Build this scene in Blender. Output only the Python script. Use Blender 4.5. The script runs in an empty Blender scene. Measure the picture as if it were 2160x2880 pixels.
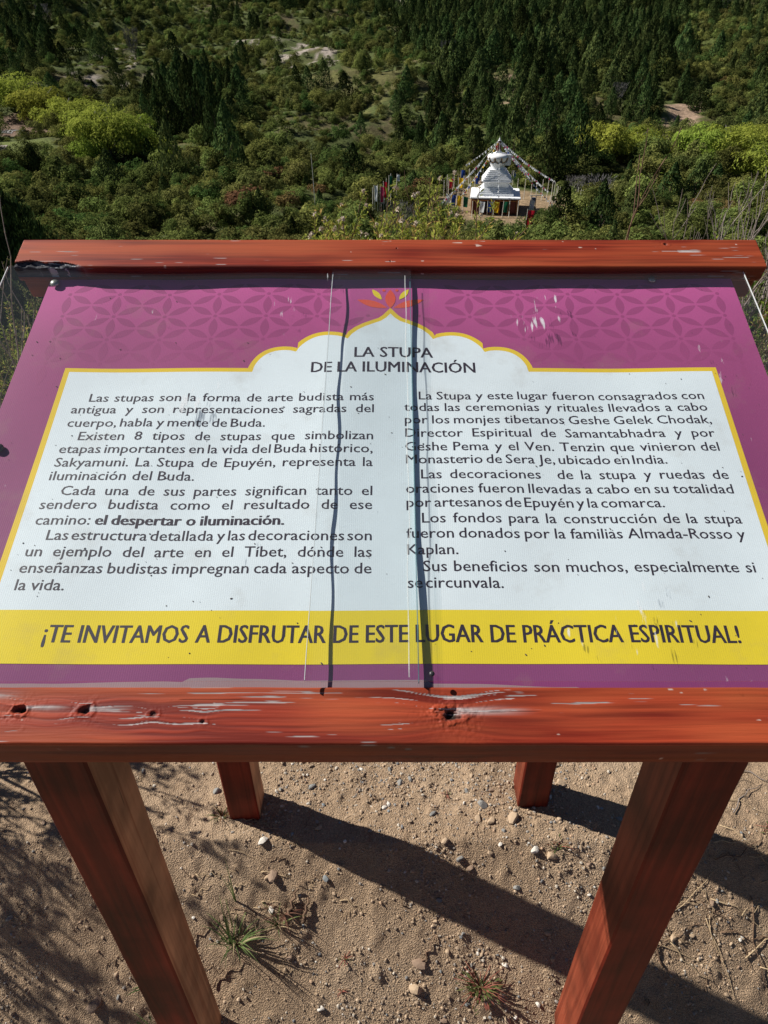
import bpy, bmesh, math, random
import numpy as np
from mathutils import Vector, Matrix

# ================================================================= camera, light, exposure
sc = bpy.context.scene
COL = sc.collection
EYE = 1.85
cam_d = bpy.data.cameras.new('camera')
cam = bpy.data.objects.new('camera', cam_d); COL.objects.link(cam)
cam.location = (0, 0, EYE)
cam.rotation_euler = (math.radians(90 - 35.6), 0, 0)
cam_d.sensor_width = 36.0
cam_d.lens = 36.0 * 1950 / 2880
cam_d.shift_x = -18.0 / 2880
cam_d.clip_start = 0.05; cam_d.clip_end = 3000
sc.camera = cam

SUN_EL = math.radians(40.0)
SUN = Vector((-0.944 * math.cos(SUN_EL), 0.330 * math.cos(SUN_EL), math.sin(SUN_EL))).normalized()
world = bpy.data.worlds.new('World'); sc.world = world
world.use_nodes = True
wt = world.node_tree; wt.nodes.clear()
sky = wt.nodes.new('ShaderNodeTexSky'); sky.sky_type = 'NISHITA'; sky.sun_disc = False
sky.air_density = 0.55; sky.dust_density = 0.2; sky.altitude = 600; sky.sun_elevation = SUN_EL; sky.sun_rotation = math.atan2(SUN.x, SUN.y)
bg = wt.nodes.new('ShaderNodeBackground'); bg.inputs['Strength'].default_value = 0.05
wo = wt.nodes.new('ShaderNodeOutputWorld')
wt.links.new(sky.outputs[0], bg.inputs[0]); wt.links.new(bg.outputs[0], wo.inputs[0])
sun_d = bpy.data.lights.new('sun', 'SUN'); sun_d.energy = 5.0; sun_d.angle = math.radians(0.55)
sun_d.color = (1.0, 0.955, 0.88)
sun = bpy.data.objects.new('sun', sun_d); COL.objects.link(sun)
sun.location = (-20, 8, 20); sun.rotation_euler = SUN.to_track_quat('Z', 'Y').to_euler()
sc.view_settings.view_transform = 'Standard'; sc.view_settings.look = 'None'
sc.view_settings.exposure = 0.42; sc.view_settings.gamma = 1.0
sc.cycles.max_bounces = 6; sc.cycles.transparent_max_bounces = 10
sc.cycles.diffuse_bounces = 3; sc.cycles.glossy_bounces = 2; sc.cycles.transmission_bounces = 2
sc.cycles.caustics_reflective = False; sc.cycles.caustics_refractive = False

rng = np.random.default_rng(7)
random.seed(7)

# ================================================================= helpers
def lin(r, g, b):
    f = lambda c: c / 12.92 if c <= 0.04045 else ((c + 0.055) / 1.055) ** 2.4
    return (f(r / 255), f(g / 255), f(b / 255), 1.0)

def node_mat(name):
    m = bpy.data.materials.new(name); m.use_nodes = True
    nt = m.node_tree
    return m, nt, nt.nodes['Principled BSDF']

def N(nt, kind, **kw):
    n = nt.nodes.new(kind)
    for k, v in kw.items():
        if k.startswith('i_'):
            n.inputs[k[2:].replace('_', ' ')].default_value = v
        else:
            setattr(n, k, v)
    return n

def ramp(nt, stops, fac=None):
    r = nt.nodes.new('ShaderNodeValToRGB'); e = r.color_ramp.elements
    while len(e) < len(stops): e.new(0.5)
    for i, (p, c) in enumerate(stops):
        e[i].position = p; e[i].color = c if len(c) == 4 else (*c, 1)
    if fac is not None: nt.links.new(fac, r.inputs[0])
    return r

def mixc(nt, a, b, fac, mode='MIX'):
    m = nt.nodes.new('ShaderNodeMix'); m.data_type = 'RGBA'; m.blend_type = mode
    for s, v in ((m.inputs[6], a), (m.inputs[7], b)):
        if isinstance(v, tuple): s.default_value = v
        else: nt.links.new(v, s)
    if isinstance(fac, (int, float)): m.inputs[0].default_value = fac
    else: nt.links.new(fac, m.inputs[0])
    return m.outputs[2]

def plain_mat(name, col, rough=0.6, spec=0.4, var=0.0, scale=20.0, bump=0.0):
    m, nt, b = node_mat(name)
    b.inputs['Roughness'].default_value = rough
    b.inputs['Specular IOR Level'].default_value = spec
    if var > 0 or bump > 0:
        tc = N(nt, 'ShaderNodeTexCoord')
        n = N(nt, 'ShaderNodeTexNoise'); n.inputs['Scale'].default_value = scale; n.inputs['Detail'].default_value = 6
        nt.links.new(tc.outputs['Object'], n.inputs['Vector'])
        lo = tuple(c * (1 - var) for c in col[:3]) + (1,); hi = tuple(min(1, c * (1 + var)) for c in col[:3]) + (1,)
        r = ramp(nt, [(0.3, lo), (0.7, hi)], n.outputs[0])
        nt.links.new(r.outputs[0], b.inputs['Base Color'])
        if bump > 0:
            bp = N(nt, 'ShaderNodeBump'); bp.inputs['Strength'].default_value = bump; bp.inputs['Distance'].default_value = 0.01
            nt.links.new(n.outputs[0], bp.inputs['Height']); nt.links.new(bp.outputs[0], b.inputs['Normal'])
    else:
        b.inputs['Base Color'].default_value = col
    return m

def mesh_from(name, V, F, mats=(), mat_idx=None, smooth=False):
    """V (n,3) array, F list/array of equal-size faces."""
    me = bpy.data.meshes.new(name)
    V = np.asarray(V, np.float32); F = np.asarray(F, np.int32)
    k = F.shape[1]
    me.vertices.add(len(V)); me.vertices.foreach_set('co', V.ravel())
    me.loops.add(F.size); me.loops.foreach_set('vertex_index', F.ravel())
    me.polygons.add(len(F))
    me.polygons.foreach_set('loop_start', np.arange(0, F.size, k, dtype=np.int32))
    me.polygons.foreach_set('loop_total', np.full(len(F), k, np.int32))
    for m in mats: me.materials.append(m)
    if mat_idx is not None: me.polygons.foreach_set('material_index', np.asarray(mat_idx, np.int32))
    me.polygons.foreach_set('use_smooth', np.full(len(F), smooth, bool))
    me.update(calc_edges=True)
    return me

def set_attr(me, name, vals, domain='FACE', kind='FLOAT'):
    a = me.attributes.new(name, kind, domain)
    if kind == 'FLOAT': a.data.foreach_set('value', np.asarray(vals, np.float32).ravel())
    else: a.data.foreach_set('color', np.asarray(vals, np.float32).ravel())

def link(name, data, parent=None, loc=None, rz=0.0, scale=None, label=None, cat=None, group=None, kind=None):
    o = bpy.data.objects.new(name, data); COL.objects.link(o)
    if parent is not None: o.parent = parent
    if loc is not None: o.location = loc
    if rz: o.rotation_euler = (0, 0, rz)
    if scale is not None: o.scale = scale if hasattr(scale, '__len__') else (scale,) * 3
    if label: o['label'] = label
    if cat: o['category'] = cat
    if group: o['group'] = group
    if kind: o['kind'] = kind
    return o

class MB:
    """collects simple solids into one mesh"""
    def __init__(s): s.V = []; s.F = []
    def add(s, vs, fs):
        k = len(s.V); s.V += [tuple(v) for v in vs]; s.F += [tuple(i + k for i in f) for f in fs]; return s
    def box(s, c, d, M=None):
        vs = [Vector((c[0] + sx * d[0] / 2, c[1] + sy * d[1] / 2, c[2] + sz * d[2] / 2)) for sz in (-1, 1) for sy in (-1, 1) for sx in (-1, 1)]
        if M is not None: vs = [M @ v for v in vs]
        return s.add(vs, [(0, 2, 3, 1), (4, 5, 7, 6), (0, 1, 5, 4), (2, 6, 7, 3), (0, 4, 6, 2), (1, 3, 7, 5)])
    def frustum(s, z0, z1, a0, a1, b0=None, b1=None):
        b0 = a0 if b0 is None else b0; b1 = a1 if b1 is None else b1
        vs = [(-a0, -b0, z0), (a0, -b0, z0), (a0, b0, z0), (-a0, b0, z0), (-a1, -b1, z1), (a1, -b1, z1), (a1, b1, z1), (-a1, b1, z1)]
        return s.add(vs, [(0, 3, 2, 1), (4, 5, 6, 7), (0, 1, 5, 4), (1, 2, 6, 5), (2, 3, 7, 6), (3, 0, 4, 7)])
    def tube(s, pts, rads, n=6, cap=True):
        pts = [Vector(p) for p in pts]; k0 = len(s.V); up = Vector((0.13, 0.21, 1))
        for i, p in enumerate(pts):
            t = (pts[min(i + 1, len(pts) - 1)] - pts[max(i - 1, 0)]).normalized()
            a = t.cross(up if abs(t.dot(up.normalized())) < 0.95 else Vector((1, 0, 0))).normalized(); b = t.cross(a)
            for j in range(n):
                an = 2 * math.pi * j / n
                s.V.append(tuple(p + (a * math.cos(an) + b * math.sin(an)) * rads[i]))
        for i in range(len(pts) - 1):
            for j in range(n):
                q = k0 + i * n
                s.F.append((q + j, q + (j + 1) % n, q + n + (j + 1) % n, q + n + j))
        if cap:
            s.F.append(tuple(k0 + j for j in range(n))[::-1]); s.F.append(tuple(k0 + (len(pts) - 1) * n + j for j in range(n)))
        return s
    def lathe(s, prof, n=24, c=(0, 0)):
        k0 = len(s.V)
        for r, z in prof:
            for j in range(n):
                a = 2 * math.pi * j / n; s.V.append((c[0] + r * math.cos(a), c[1] + r * math.sin(a), z))
        for i in range(len(prof) - 1):
            for j in range(n):
                q = k0 + i * n; s.F.append((q + j, q + (j + 1) % n, q + n + (j + 1) % n, q + n + j))
        s.F.append(tuple(k0 + j for j in range(n))[::-1]); s.F.append(tuple(k0 + (len(prof) - 1) * n + j for j in range(n)))
        return s
    def mesh(s, name, mat, smooth=False):
        me = bpy.data.meshes.new(name); me.from_pydata(s.V, [], s.F)
        if mat: me.materials.append(mat)
        if smooth: me.polygons.foreach_set('use_smooth', [True] * len(s.F))
        me.update(); return me

# ---------------------------------------------------------------- terrain height
def _hash(ix, iy, s):
    v = np.sin(ix * 127.1 + iy * 311.7 + s * 74.7) * 43758.5453
    return v - np.floor(v)

def vnoise(x, y, s=0):
    x = np.asarray(x, float); y = np.asarray(y, float)
    ix = np.floor(x); iy = np.floor(y); fx = x - ix; fy = y - iy
    fx = fx * fx * (3 - 2 * fx); fy = fy * fy * (3 - 2 * fy)
    a = _hash(ix, iy, s); b = _hash(ix + 1, iy, s); c = _hash(ix, iy + 1, s); d = _hash(ix + 1, iy + 1, s)
    return (a * (1 - fx) + b * fx) * (1 - fy) + (c * (1 - fx) + d * fx) * fy - 0.5

def fbm(x, y, s=0, o=4):
    r = 0; a = 1.0
    for k in range(o):
        r = r + a * vnoise(x * 2 ** k + 13.7 * k, y * 2 ** k - 7.1 * k, s + k); a *= 0.5
    return r

def sstep(a, b, x):
    t = np.clip((np.asarray(x, float) - a) / (b - a), 0, 1); return t * t * (3 - 2 * t)

PY = [-80, -20, -2, 0.60, 1.02, 3.2, 5.5, 8, 14, 26, 45, 70, 92, 104, 125, 150, 190, 240, 300, 360, 430, 520, 640]
PZ = [4, -0.4, -0.36, -0.34, 0, 0, -0.9, -2.6, -5.6, -10, -16, -20.5, -22.5, -22.2, -21.8, -20.3, -16.5, -12, -6.5, 1, 11, 34, 78]
STUPA = (15.7, 112.0)
STUPA_Z = -22.0

def terrain_z(x, y):
    x = np.asarray(x, float); y = np.asarray(y, float)
    z = (np.interp(y - 3, PY, PZ) + np.interp(y, PY, PZ) * 2 + np.interp(y + 3, PY, PZ)) / 4
    near = np.interp(y, PY, PZ)
    z = np.where(y < 12, near, z)
    amp = sstep(30, 220, y)
    z = z + amp * (fbm(x / 55, y / 55, 3) * 9 + fbm(x / 14, y / 14, 9, 3) * 2.2)
    z = z + sstep(8, 40, y) * fbm(x / 9, y / 9, 5, 2) * 0.9
    z = z + 0.0011 * np.clip(np.abs(x) - 60, 0, 400) ** 1.5 * sstep(160, 300, y) * 3
    # flat meadow on the left, clearing round the stupa
    m = np.exp(-(((x + 88) / 30) ** 2 + ((y - 172) / 22) ** 2) ** 2); z = z * (1 - m) + (-19.5) * m
    d = np.hypot(x - STUPA[0] - 2, y - STUPA[1] - 2)
    m = 1 - sstep(13, 22, d); z = z * (1 - m) + STUPA_Z * m
    return z
# outlines on the ground of woods, bare ground and meadows; plants and poles that stand out (x, y, width, height)
ZONES = {
    'forest_main': [(2, 491), (147, 450), (97, 266), (66, 209), (66, 171), (36, 154), (28, 150), (15, 163), (4, 189), (13, 218), (-1, 332)],
    'forest_top_right': [(147, 450), (205, 436), (144, 299), (105, 318)],
    'forest_top_band': [(-94, 469), (4, 491), (3, 379), (-74, 376)],
    'forest_cluster': [(-70, 241), (-62, 248), (-45, 237), (-30, 159), (-33, 150), (-50, 164)],
    'forest_left': [(-214, 446), (-168, 451), (-101, 256), (-93, 210), (-103, 201)],
    'forest_behind': [(4, 186), (44, 174), (35, 129), (25, 130), (7, 143)],
    'dry': [(-47, 300), (2, 257), (1, 182), (-16, 194), (-24, 210)],
    'rock1': [(-45, 320), (-19, 315), (-16, 248), (-34, 247)],
    'rock2': [(-63, 334), (-49, 316), (-44, 276), (-56, 292)],
    'rock3': [(64, 185), (71, 180), (60, 156), (52, 155)],
    'rock4': [(-2, 490), (10, 490), (7, 365), (1, 357)],
    'rock5': [(-116, 303), (-87, 306), (-68, 231), (-87, 220)],
    'rock6': [(26, 212), (32, 198), (28, 174), (23, 181)],
    'pink': [(-99, 191), (-79, 193), (-70, 170), (-89, 168)],
    'lawn': [(-88, 166), (-65, 154), (-63, 146), (-77, 143)],
    'light_right': [(104, 312), (144, 299), (88, 172), (67, 173), (66, 209)],
    'meadow_top': [(-128, 465), (-114, 478), (-91, 379), (-101, 364)],
}
FEATURES = [
    ('willow', -90.2, 193.3, 11.2, 8.1),
    ('willow', -81.7, 187.9, 12.1, 7.9),
    ('willow', -71.4, 174.7, 11.3, 7.4),
    ('willow', -57.6, 154.1, 10.1, 6.6),
    ('willow', -56.8, 146.4, 7.1, 5.5),
    ('willow', -53.0, 148.3, 10.7, 9.7),
    ('willow', -49.6, 152.3, 8.2, 7.5),
    ('willow', -45.6, 147.3, 8.0, 4.6),
    ('willow', 39.7, 141.2, 9.3, 5.3),
    ('willow', 45.2, 142.9, 8.6, 4.4),
    ('willow', 48.7, 140.2, 5.9, 3.0),
    ('willow', 54.9, 136.7, 7.4, 4.7),
    ('willow', 59.1, 136.6, 9.1, 5.5),
    ('willow', 66.4, 144.6, 7.8, 4.0),
    ('willow', 61.8, 124.4, 8.4, 5.9),
    ('willow', 58.4, 127.8, 4.7, 4.0),
    ('willow', -34.7, 146.7, 4.4, 2.3),
    ('willow', -25.0, 146.8, 3.5, 1.8),
    ('conifer', -62.5, 134.9, 3.7, 4.7),
    ('conifer', -48.6, 131.7, 5.0, 6.3),
    ('conifer', -50.1, 144.6, 4.4, 5.0),
    ('conifer', -38.5, 135.0, 4.2, 10.7),
    ('conifer', -46.2, 163.9, 4.9, 11.0),
    ('conifer', -47.7, 163.0, 3.9, 9.0),
    ('conifer', -40.2, 162.0, 5.3, 13.9),
    ('conifer', -33.9, 152.0, 4.5, 12.2),
    ('conifer', -28.8, 138.0, 5.9, 10.8),
    ('conifer', -41.6, 178.5, 5.7, 10.8),
    ('conifer', -46.6, 180.5, 6.3, 11.9),
    ('conifer', -24.6, 212.2, 3.6, 5.0),
    ('conifer', -21.6, 211.7, 4.2, 5.6),
    ('conifer', -17.4, 212.7, 4.3, 6.3),
    ('conifer', -11.3, 199.1, 5.2, 7.1),
    ('conifer', 22.0, 138.5, 5.5, 9.5),
    ('conifer', 26.8, 129.4, 4.8, 9.0),
    ('conifer', 33.1, 135.5, 4.5, 10.2),
    ('conifer', 34.5, 147.1, 4.8, 9.1),
    ('conifer', 13.6, 160.2, 4.8, 7.9),
    ('conifer', 10.0, 174.2, 4.6, 7.5),
    ('conifer', -6.4, 132.3, 4.9, 6.3),
    ('conifer', 23.2, 99.0, 4.7, 6.2),
    ('conifer', 28.2, 98.6, 4.1, 7.2),
    ('conifer', 35.5, 109.0, 3.4, 4.2),
    ('conifer', 43.9, 118.0, 4.4, 5.7),
    ('conifer', 47.7, 117.6, 3.7, 6.0),
    ('conifer', 52.8, 122.5, 3.4, 4.3),
    ('conifer', 3.4, 116.5, 4.0, 4.5),
    ('conifer', -45.1, 144.8, 3.5, 5.0),
    ('conifer', -56.4, 147.9, 3.1, 4.1),
    ('conifer', 86.7, 186.7, 6.5, 6.7),
    ('brown_bush', -21.6, 107.5, 7.1, 5.9),
    ('brown_bush', -19.3, 128.7, 5.1, 4.5),
    ('brown_bush', -15.4, 109.7, 4.1, 4.6),
    ('brown_bush', 4.5, 116.0, 5.8, 5.2),
    ('brown_bush', 85.3, 205.6, 4.7, 3.6),
    ('brown_bush', -11.4, 119.6, 3.7, 3.1),
    ('brown_bush', 48.6, 107.6, 4.7, 3.5),
    ('brown_bush', 44.7, 108.2, 4.1, 3.5),
    ('dead_shrub', 14.8, 214.8, 3.4, 8.8),
    ('dead_shrub', 32.0, 116.2, 4.3, 4.5),
    ('dead_shrub', -44.0, 141.7, 3.9, 3.1),
    ('dead_shrub', -86.1, 191.0, 6.7, 5.7),
    ('dead_shrub', 53.6, 189.4, 3.3, 3.9),
    ('dead_shrub', -53.1, 145.3, 3.5, 3.2),
    ('dead_shrub', 128.7, 330.7, 3.6, 9.3),
    ('dead_shrub', 30.2, 123.3, 3.0, 3.1),
    ('dead_shrub', -139.0, 341.5, 11.2, 13.5),
    ('dead_shrub', -87.4, 282.9, 7.9, 9.8),
    ('dead_shrub', 1.8, 103.3, 3.9, 4.1),
]
POLES = [(8.3, 124.7, 2.7), (8.6, 120.5, 2.6), (9.2, 122.1, 3.2), (9.3, 120.5, 3.0), (10.0, 120.5, 3.0), (10.3, 122.1, 3.3), (10.9, 120.5, 3.1), (12.3, 132.4, 2.0), (11.7, 120.5, 3.3), (12.8, 124.0, 3.8), (12.8, 120.5, 3.0), (13.7, 131.7, 2.3), (14.3, 127.7, 2.3), (15.3, 133.1, 1.6), (16.2, 132.9, 1.6), (8.4, 112.2, 2.2), (9.1, 111.8, 1.6), (9.9, 111.1, 1.6), (10.8, 110.3, 1.6), (11.8, 109.2, 1.8), (12.9, 108.9, 1.8), (14.0, 108.6, 1.7), (14.9, 107.9, 1.9), (16.2, 108.6, 1.7), (17.2, 108.2, 1.8), (18.4, 109.6, 1.6), (21.4, 126.7, 1.8), (21.3, 119.2, 3.0), (22.4, 119.2, 3.2), (23.5, 120.5, 2.6), (23.9, 118.0, 3.2), (24.5, 117.2, 3.2), (25.2, 117.2, 3.1), (24.9, 114.0, 3.6), (25.6, 115.6, 2.9), (26.3, 118.0, 2.2), (27.2, 120.5, 1.6), (21.2, 132.6, 1.6), (21.0, 129.8, 2.4), (23.0, 107.9, 2.8), (24.1, 111.1, 2.1), (29.5, 120.5, 1.7), (28.4, 113.3, 2.9), (28.3, 111.1, 3.1), (28.2, 109.6, 3.2), (27.4, 108.2, 2.5), (28.2, 107.5, 1.8), (28.9, 108.2, 1.9), (29.3, 107.2, 2.3), (30.3, 109.6, 2.0), (31.9, 114.2, 1.6), (20.8, 111.1, 1.6), (30.0, 104.2, 1.6)]

# ================================================================= information board
SL = math.radians(22.6); CS, SS = math.cos(SL), math.sin(SL)
O_ = Vector((0, 0.571, EYE - 0.676))          # middle of the print's lower edge
SIGN_LOC = Vector((0, 0.95, 0))
def P3(u, v, n=0.0):                          # board coordinates -> relative to the sign's root
    return Vector((u, O_.y + v * CS - n * SS, O_.z + v * SS + n * CS)) - SIGN_LOC
def P3a(A):                                   # the same for an (n,3) array
    A = np.asarray(A, float)
    return np.stack([A[:, 0], O_.y + A[:, 1] * CS - A[:, 2] * SS - SIGN_LOC.y, O_.z + A[:, 1] * SS + A[:, 2] * CS], 1)

# ---- wood
def wood_mat(name, dark, light, along, rough=0.42, patches=0.35, crack=0.5, spots=None):
    m, nt, b = node_mat(name)
    tc = N(nt, 'ShaderNodeTexCoord'); mp = N(nt, 'ShaderNodeMapping')
    s = [60, 60, 60]; s['xyz'.index(along)] = 2.2; mp.inputs['Scale'].default_value = s
    nt.links.new(tc.outputs['Object'], mp.inputs['Vector'])
    n1 = N(nt, 'ShaderNodeTexNoise', i_Scale=1.0, i_Detail=7.0, i_Distortion=0.6); nt.links.new(mp.outputs[0], n1.inputs['Vector'])
    r1 = ramp(nt, [(0.36, dark), (0.62, light)], n1.outputs[0])
    n2 = N(nt, 'ShaderNodeTexNoise', i_Scale=5.0, i_Detail=5.0); nt.links.new(tc.outputs['Object'], n2.inputs['Vector'])
    r2 = ramp(nt, [(0.35, (patches,) * 3), (0.62, (1, 1, 1))], n2.outputs[0])
    c = mixc(nt, r1.outputs[0], r2.outputs[0], 1.0, 'MULTIPLY')
    mp2 = N(nt, 'ShaderNodeMapping'); s = [95, 95, 95]; s['xyz'.index(along)] = 5.0; mp2.inputs['Scale'].default_value = s
    nt.links.new(tc.outputs['Object'], mp2.inputs['Vector'])
    n3 = N(nt, 'ShaderNodeTexNoise', i_Scale=1.0, i_Detail=3.0); nt.links.new(mp2.outputs[0], n3.inputs['Vector'])
    r3 = ramp(nt, [(0.70, (0, 0, 0)), (0.74, (1, 1, 1))], n3.outputs[0])
    mul = N(nt, 'ShaderNodeMath', operation='MULTIPLY'); mul.inputs[1].default_value = crack
    nt.links.new(r3.outputs[0], mul.inputs[0])
    c = mixc(nt, c, (0.012, 0.008, 0.006, 1), mul.outputs[0])
    # knots
    vo = N(nt, 'ShaderNodeTexVoronoi', i_Scale=5.5); 
    mp3 = N(nt, 'ShaderNodeMapping'); s = [1, 1, 1]; s['xyz'.index(along)] = 0.6; mp3.inputs['Scale'].default_value = s
    nt.links.new(tc.outputs['Object'], mp3.inputs['Vector']); nt.links.new(mp3.outputs[0], vo.inputs['Vector'])
    rk = ramp(nt, [(0.0, (1, 1, 1)), (0.09, (0.55, 0.55, 0.55)), (0.17, (0, 0, 0))], vo.outputs['Distance'])
    mk = N(nt, 'ShaderNodeMath', operation='MULTIPLY'); nt.links.new(rk.outputs[0], mk.inputs[0]); nt.links.new(n2.outputs[0], mk.inputs[1])
    c = mixc(nt, c, (0.02, 0.008, 0.005, 1), mk.outputs[0])
    nt.links.new(c, b.inputs['Base Color'])
    b.inputs['Roughness'].default_value = rough + 0.12; b.inputs['Specular IOR Level'].default_value = 0.22
    bp = N(nt, 'ShaderNodeBump'); bp.inputs['Strength'].default_value = 0.35; bp.inputs['Distance'].default_value = 0.002
    nt.links.new(n1.outputs[0], bp.inputs['Height']); nt.links.new(bp.outputs[0], b.inputs['Normal'])
    return m

W_LEG = wood_mat('leg_wood_dark', (0.125, 0.011, 0.005), (0.255, 0.027, 0.012), 'z', crack=0.35)
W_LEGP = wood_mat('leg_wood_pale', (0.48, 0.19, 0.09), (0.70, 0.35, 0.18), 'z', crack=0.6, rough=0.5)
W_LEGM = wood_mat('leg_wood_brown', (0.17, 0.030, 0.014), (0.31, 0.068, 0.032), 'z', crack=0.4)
W_UNDER = wood_mat('under_wood', (0.16, 0.038, 0.017), (0.27, 0.07, 0.030), 'x')

def attr_wood(name, rough=0.48):
    m, nt, b = node_mat(name)
    a = N(nt, 'ShaderNodeAttribute'); a.attribute_name = 'paint'
    nt.links.new(a.outputs['Color'], b.inputs['Base Color'])
    r = N(nt, 'ShaderNodeAttribute'); r.attribute_name = 'bare'
    mr = N(nt, 'ShaderNodeMapRange'); mr.inputs['To Min'].default_value = rough; mr.inputs['To Max'].default_value = 0.85
    nt.links.new(r.outputs['Fac'], mr.inputs['Value']); nt.links.new(mr.outputs[0], b.inputs['Roughness'])
    tc = N(nt, 'ShaderNodeTexCoord'); mp = N(nt, 'ShaderNodeMapping'); mp.inputs['Scale'].default_value = (14, 320, 320)
    nt.links.new(tc.outputs['Object'], mp.inputs['Vector'])
    n = N(nt, 'ShaderNodeTexNoise', i_Scale=1.0, i_Detail=5.0); nt.links.new(mp.outputs[0], n.inputs['Vector'])
    bp = N(nt, 'ShaderNodeBump'); bp.inputs['Strength'].default_value = 0.3; bp.inputs['Distance'].default_value = 0.0015
    nt.links.new(n.outputs[0], bp.inputs['Height']); nt.links.new(bp.outputs[0], b.inputs['Normal'])
    b.inputs['Specular IOR Level'].default_value = 0.22
    return m
M_RAIL = attr_wood('weathered_red_varnish')

def plank(name, u0, u1, nu, prof, knots, seed, wear, chip=None, tone=1.0, top_idx=None, skew=0.0):
    """a board along u; prof = closed list of (v, n). Grain, knots and paint loss become geometry and paint."""
    np_ = len(prof); us = np.linspace(u0, u1, nu)
    pv = np.array([p[0] for p in prof]); pn = np.array([p[1] for p in prof])
    arc = np.concatenate([[0], np.cumsum(np.hypot(np.diff(pv), np.diff(pn)))])
    U, A = np.meshgrid(us, arc, indexing='ij'); Vv = np.tile(pv, (nu, 1)); Nn = np.tile(pn, (nu, 1))
    W = Vv - Nn                                                   # runs over the face and down its edge
    G = W.copy()
    for ku, kv, kr, kd in knots:
        G = G + np.tanh((Vv - kv) / (kr * 0.9)) * kr * 0.8 * np.exp(-((U - ku) / (kr * 3.2)) ** 2) * np.exp(-((Vv - kv) / (kr * 3)) ** 2)
    G = G + 0.0025 * vnoise(U * 5, W * 3, seed)
    g1 = fbm(U * 7, G * 300, seed, 4); g2 = fbm(U * 2.2, G * 75, seed + 5, 3); lo = fbm(U * 5, W * 22, seed + 9, 3)
    t = np.clip(0.5 + g1 * 0.8 + g2 * 0.7 + lo * 0.5, 0, 1)[..., None]
    dark = np.array([0.16, 0.016, 0.008]); light = np.array([0.40, 0.050, 0.020])
    C = (dark * (1 - t) + light * t) * tone
    orange = np.clip(0.35 + lo * 1.3 + 0.5 * g2, 0, 1)[..., None]; C = C * (1 - orange * 0.45) + np.array([0.48, 0.125, 0.040]) * tone * orange * 0.45
    # bare grey streaks following the grain
    mask = np.clip(fbm(U * 3.1 + 4, W * 14, seed + 20, 3) * 2.0 + wear(U, Vv), 0, 1)
    st = fbm(U * 13 + 31, G * 620, seed + 30, 3)
    bare = sstep(0.50, 0.60, st * 0.85 + mask * 0.47 + 0.18 * fbm(U * 26, G * 60, seed + 33, 2))
    D = -bare * 0.0004; dull = np.zeros(U.shape)
    for ku, kv, kr, kd in knots:
        du = (U - ku) / kr; dv = (Vv - kv) / (kr * 0.72); d = np.hypot(du, dv); d = d * (1 + 0.55 * fbm(U * 75, Vv * 110, seed + 13, 3)) + 0.25 * fbm(U * 200, Vv * 260, seed + 14, 2)
        tail = np.exp(-((Vv - kv - kr * 0.35) / (kr * 0.28)) ** 2) * sstep(0.2, 0.8, du) * (1 - sstep(3.0, 7.5, du))
        bare = np.maximum(bare, np.clip(tail * (kd > 0.4) * (0.75 + st), 0, 1))
        ring = np.sin(d * 9 + fbm(U * 120, Vv * 120, seed + 3) * 4)
        inner = 1 - sstep(0.45, 1.0, d + 0.35 * fbm(U * 90, Vv * 90, seed + 4))
        D = D + inner * kd * (-0.0032 + ring * 0.0008) + (np.exp(-((d - 1.15) / 0.3) ** 2)) * 0.0011 * kd
        rough_ = fbm(U * 260, Vv * 260, seed + 7) * np.exp(-(d / 2.0) ** 2); D = D + rough_ * 0.0013 * kd
        core = (1 - sstep(0.25, 0.6, d))
        C = C * (1 - inner[..., None] * 0.72) + np.array([0.12, 0.055, 0.045]) * inner[..., None] * 0.72
        C = C * (1 - core[..., None] * kd) + np.array([0.015, 0.01, 0.008]) * core[..., None] * kd
        D = D - core * 0.004 * kd; dull = np.maximum(dull, np.exp(-(d / 1.5) ** 2) * kd * 0.8)
    grey = np.array([0.40, 0.36, 0.35]) * (0.75 + 0.5 * (fbm(U * 40, G * 500, seed + 40, 2) + 0.5))[..., None]
    C = C * (1 - bare[..., None]) + grey * bare[..., None]
    edge_shade = (Nn < pn.max() - 0.0035)[..., None]                 # shade on the faces below the top, put into the colour
    C = np.where(edge_shade, C * np.array([0.50, 0.55, 0.55]), C)
    # fine checks in the wood
    chk = sstep(0.66, 0.72, fbm(U * 4 + 9, G * 520, seed + 50, 2) + 0.25 * mask)
    C = C * (1 - 0.7 * chk[..., None]); D = D - chk * 0.0008
    # pale dings
    pd = sstep(0.44, 0.47, vnoise(U * 70, W * 240, seed + 60)) * sstep(0.30, 0.42, vnoise(U * 13 + 5, W * 60, seed + 61) + 0.1)
    C = C * (1 - pd[..., None]) + np.array([0.55, 0.42, 0.36]) * pd[..., None]
    D = D + g1 * 0.00025
    cen = (np.array([pv.mean(), pn.mean()]))
    dv = Vv - cen[0]; dn = Nn - cen[1]
    onface = (Nn > pn.max() - 0.0015)
    nv = np.where(onface, 0, np.sign(dv)); nn = np.where(onface, 1, 0)
    Vv = Vv + nv * D; Nn = Nn + nn * D
    if chip is not None:
        c = chip(U, Vv, Nn); Vv = Vv + c[1]; Nn = Nn + c[2]; C = C * (1 - c[0][..., None]) + c[3] * c[0][..., None]; bare = np.maximum(bare, c[0])
    # slightly uneven, worn edges
    Vv = Vv + 0.0007 * vnoise(U * 30, W * 0 + 1, seed + 70)
    Us = U + skew * (Vv - pv.min()) * np.where(U < (u0 + u1) / 2, 1, -1) * sstep(abs(u1) - 0.08, abs(u1), np.abs(U))
    P = P3a(np.stack([Us.ravel(), Vv.ravel(), Nn.ravel()], 1))
    i = np.arange(nu - 1)[:, None] * np_; j = np.arange(np_)[None, :]; jn = (j + 1) % np_
    F = np.stack([i + j, i + np_ + j, i + np_ + jn, i + jn], -1).reshape(-1, 4)
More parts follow.
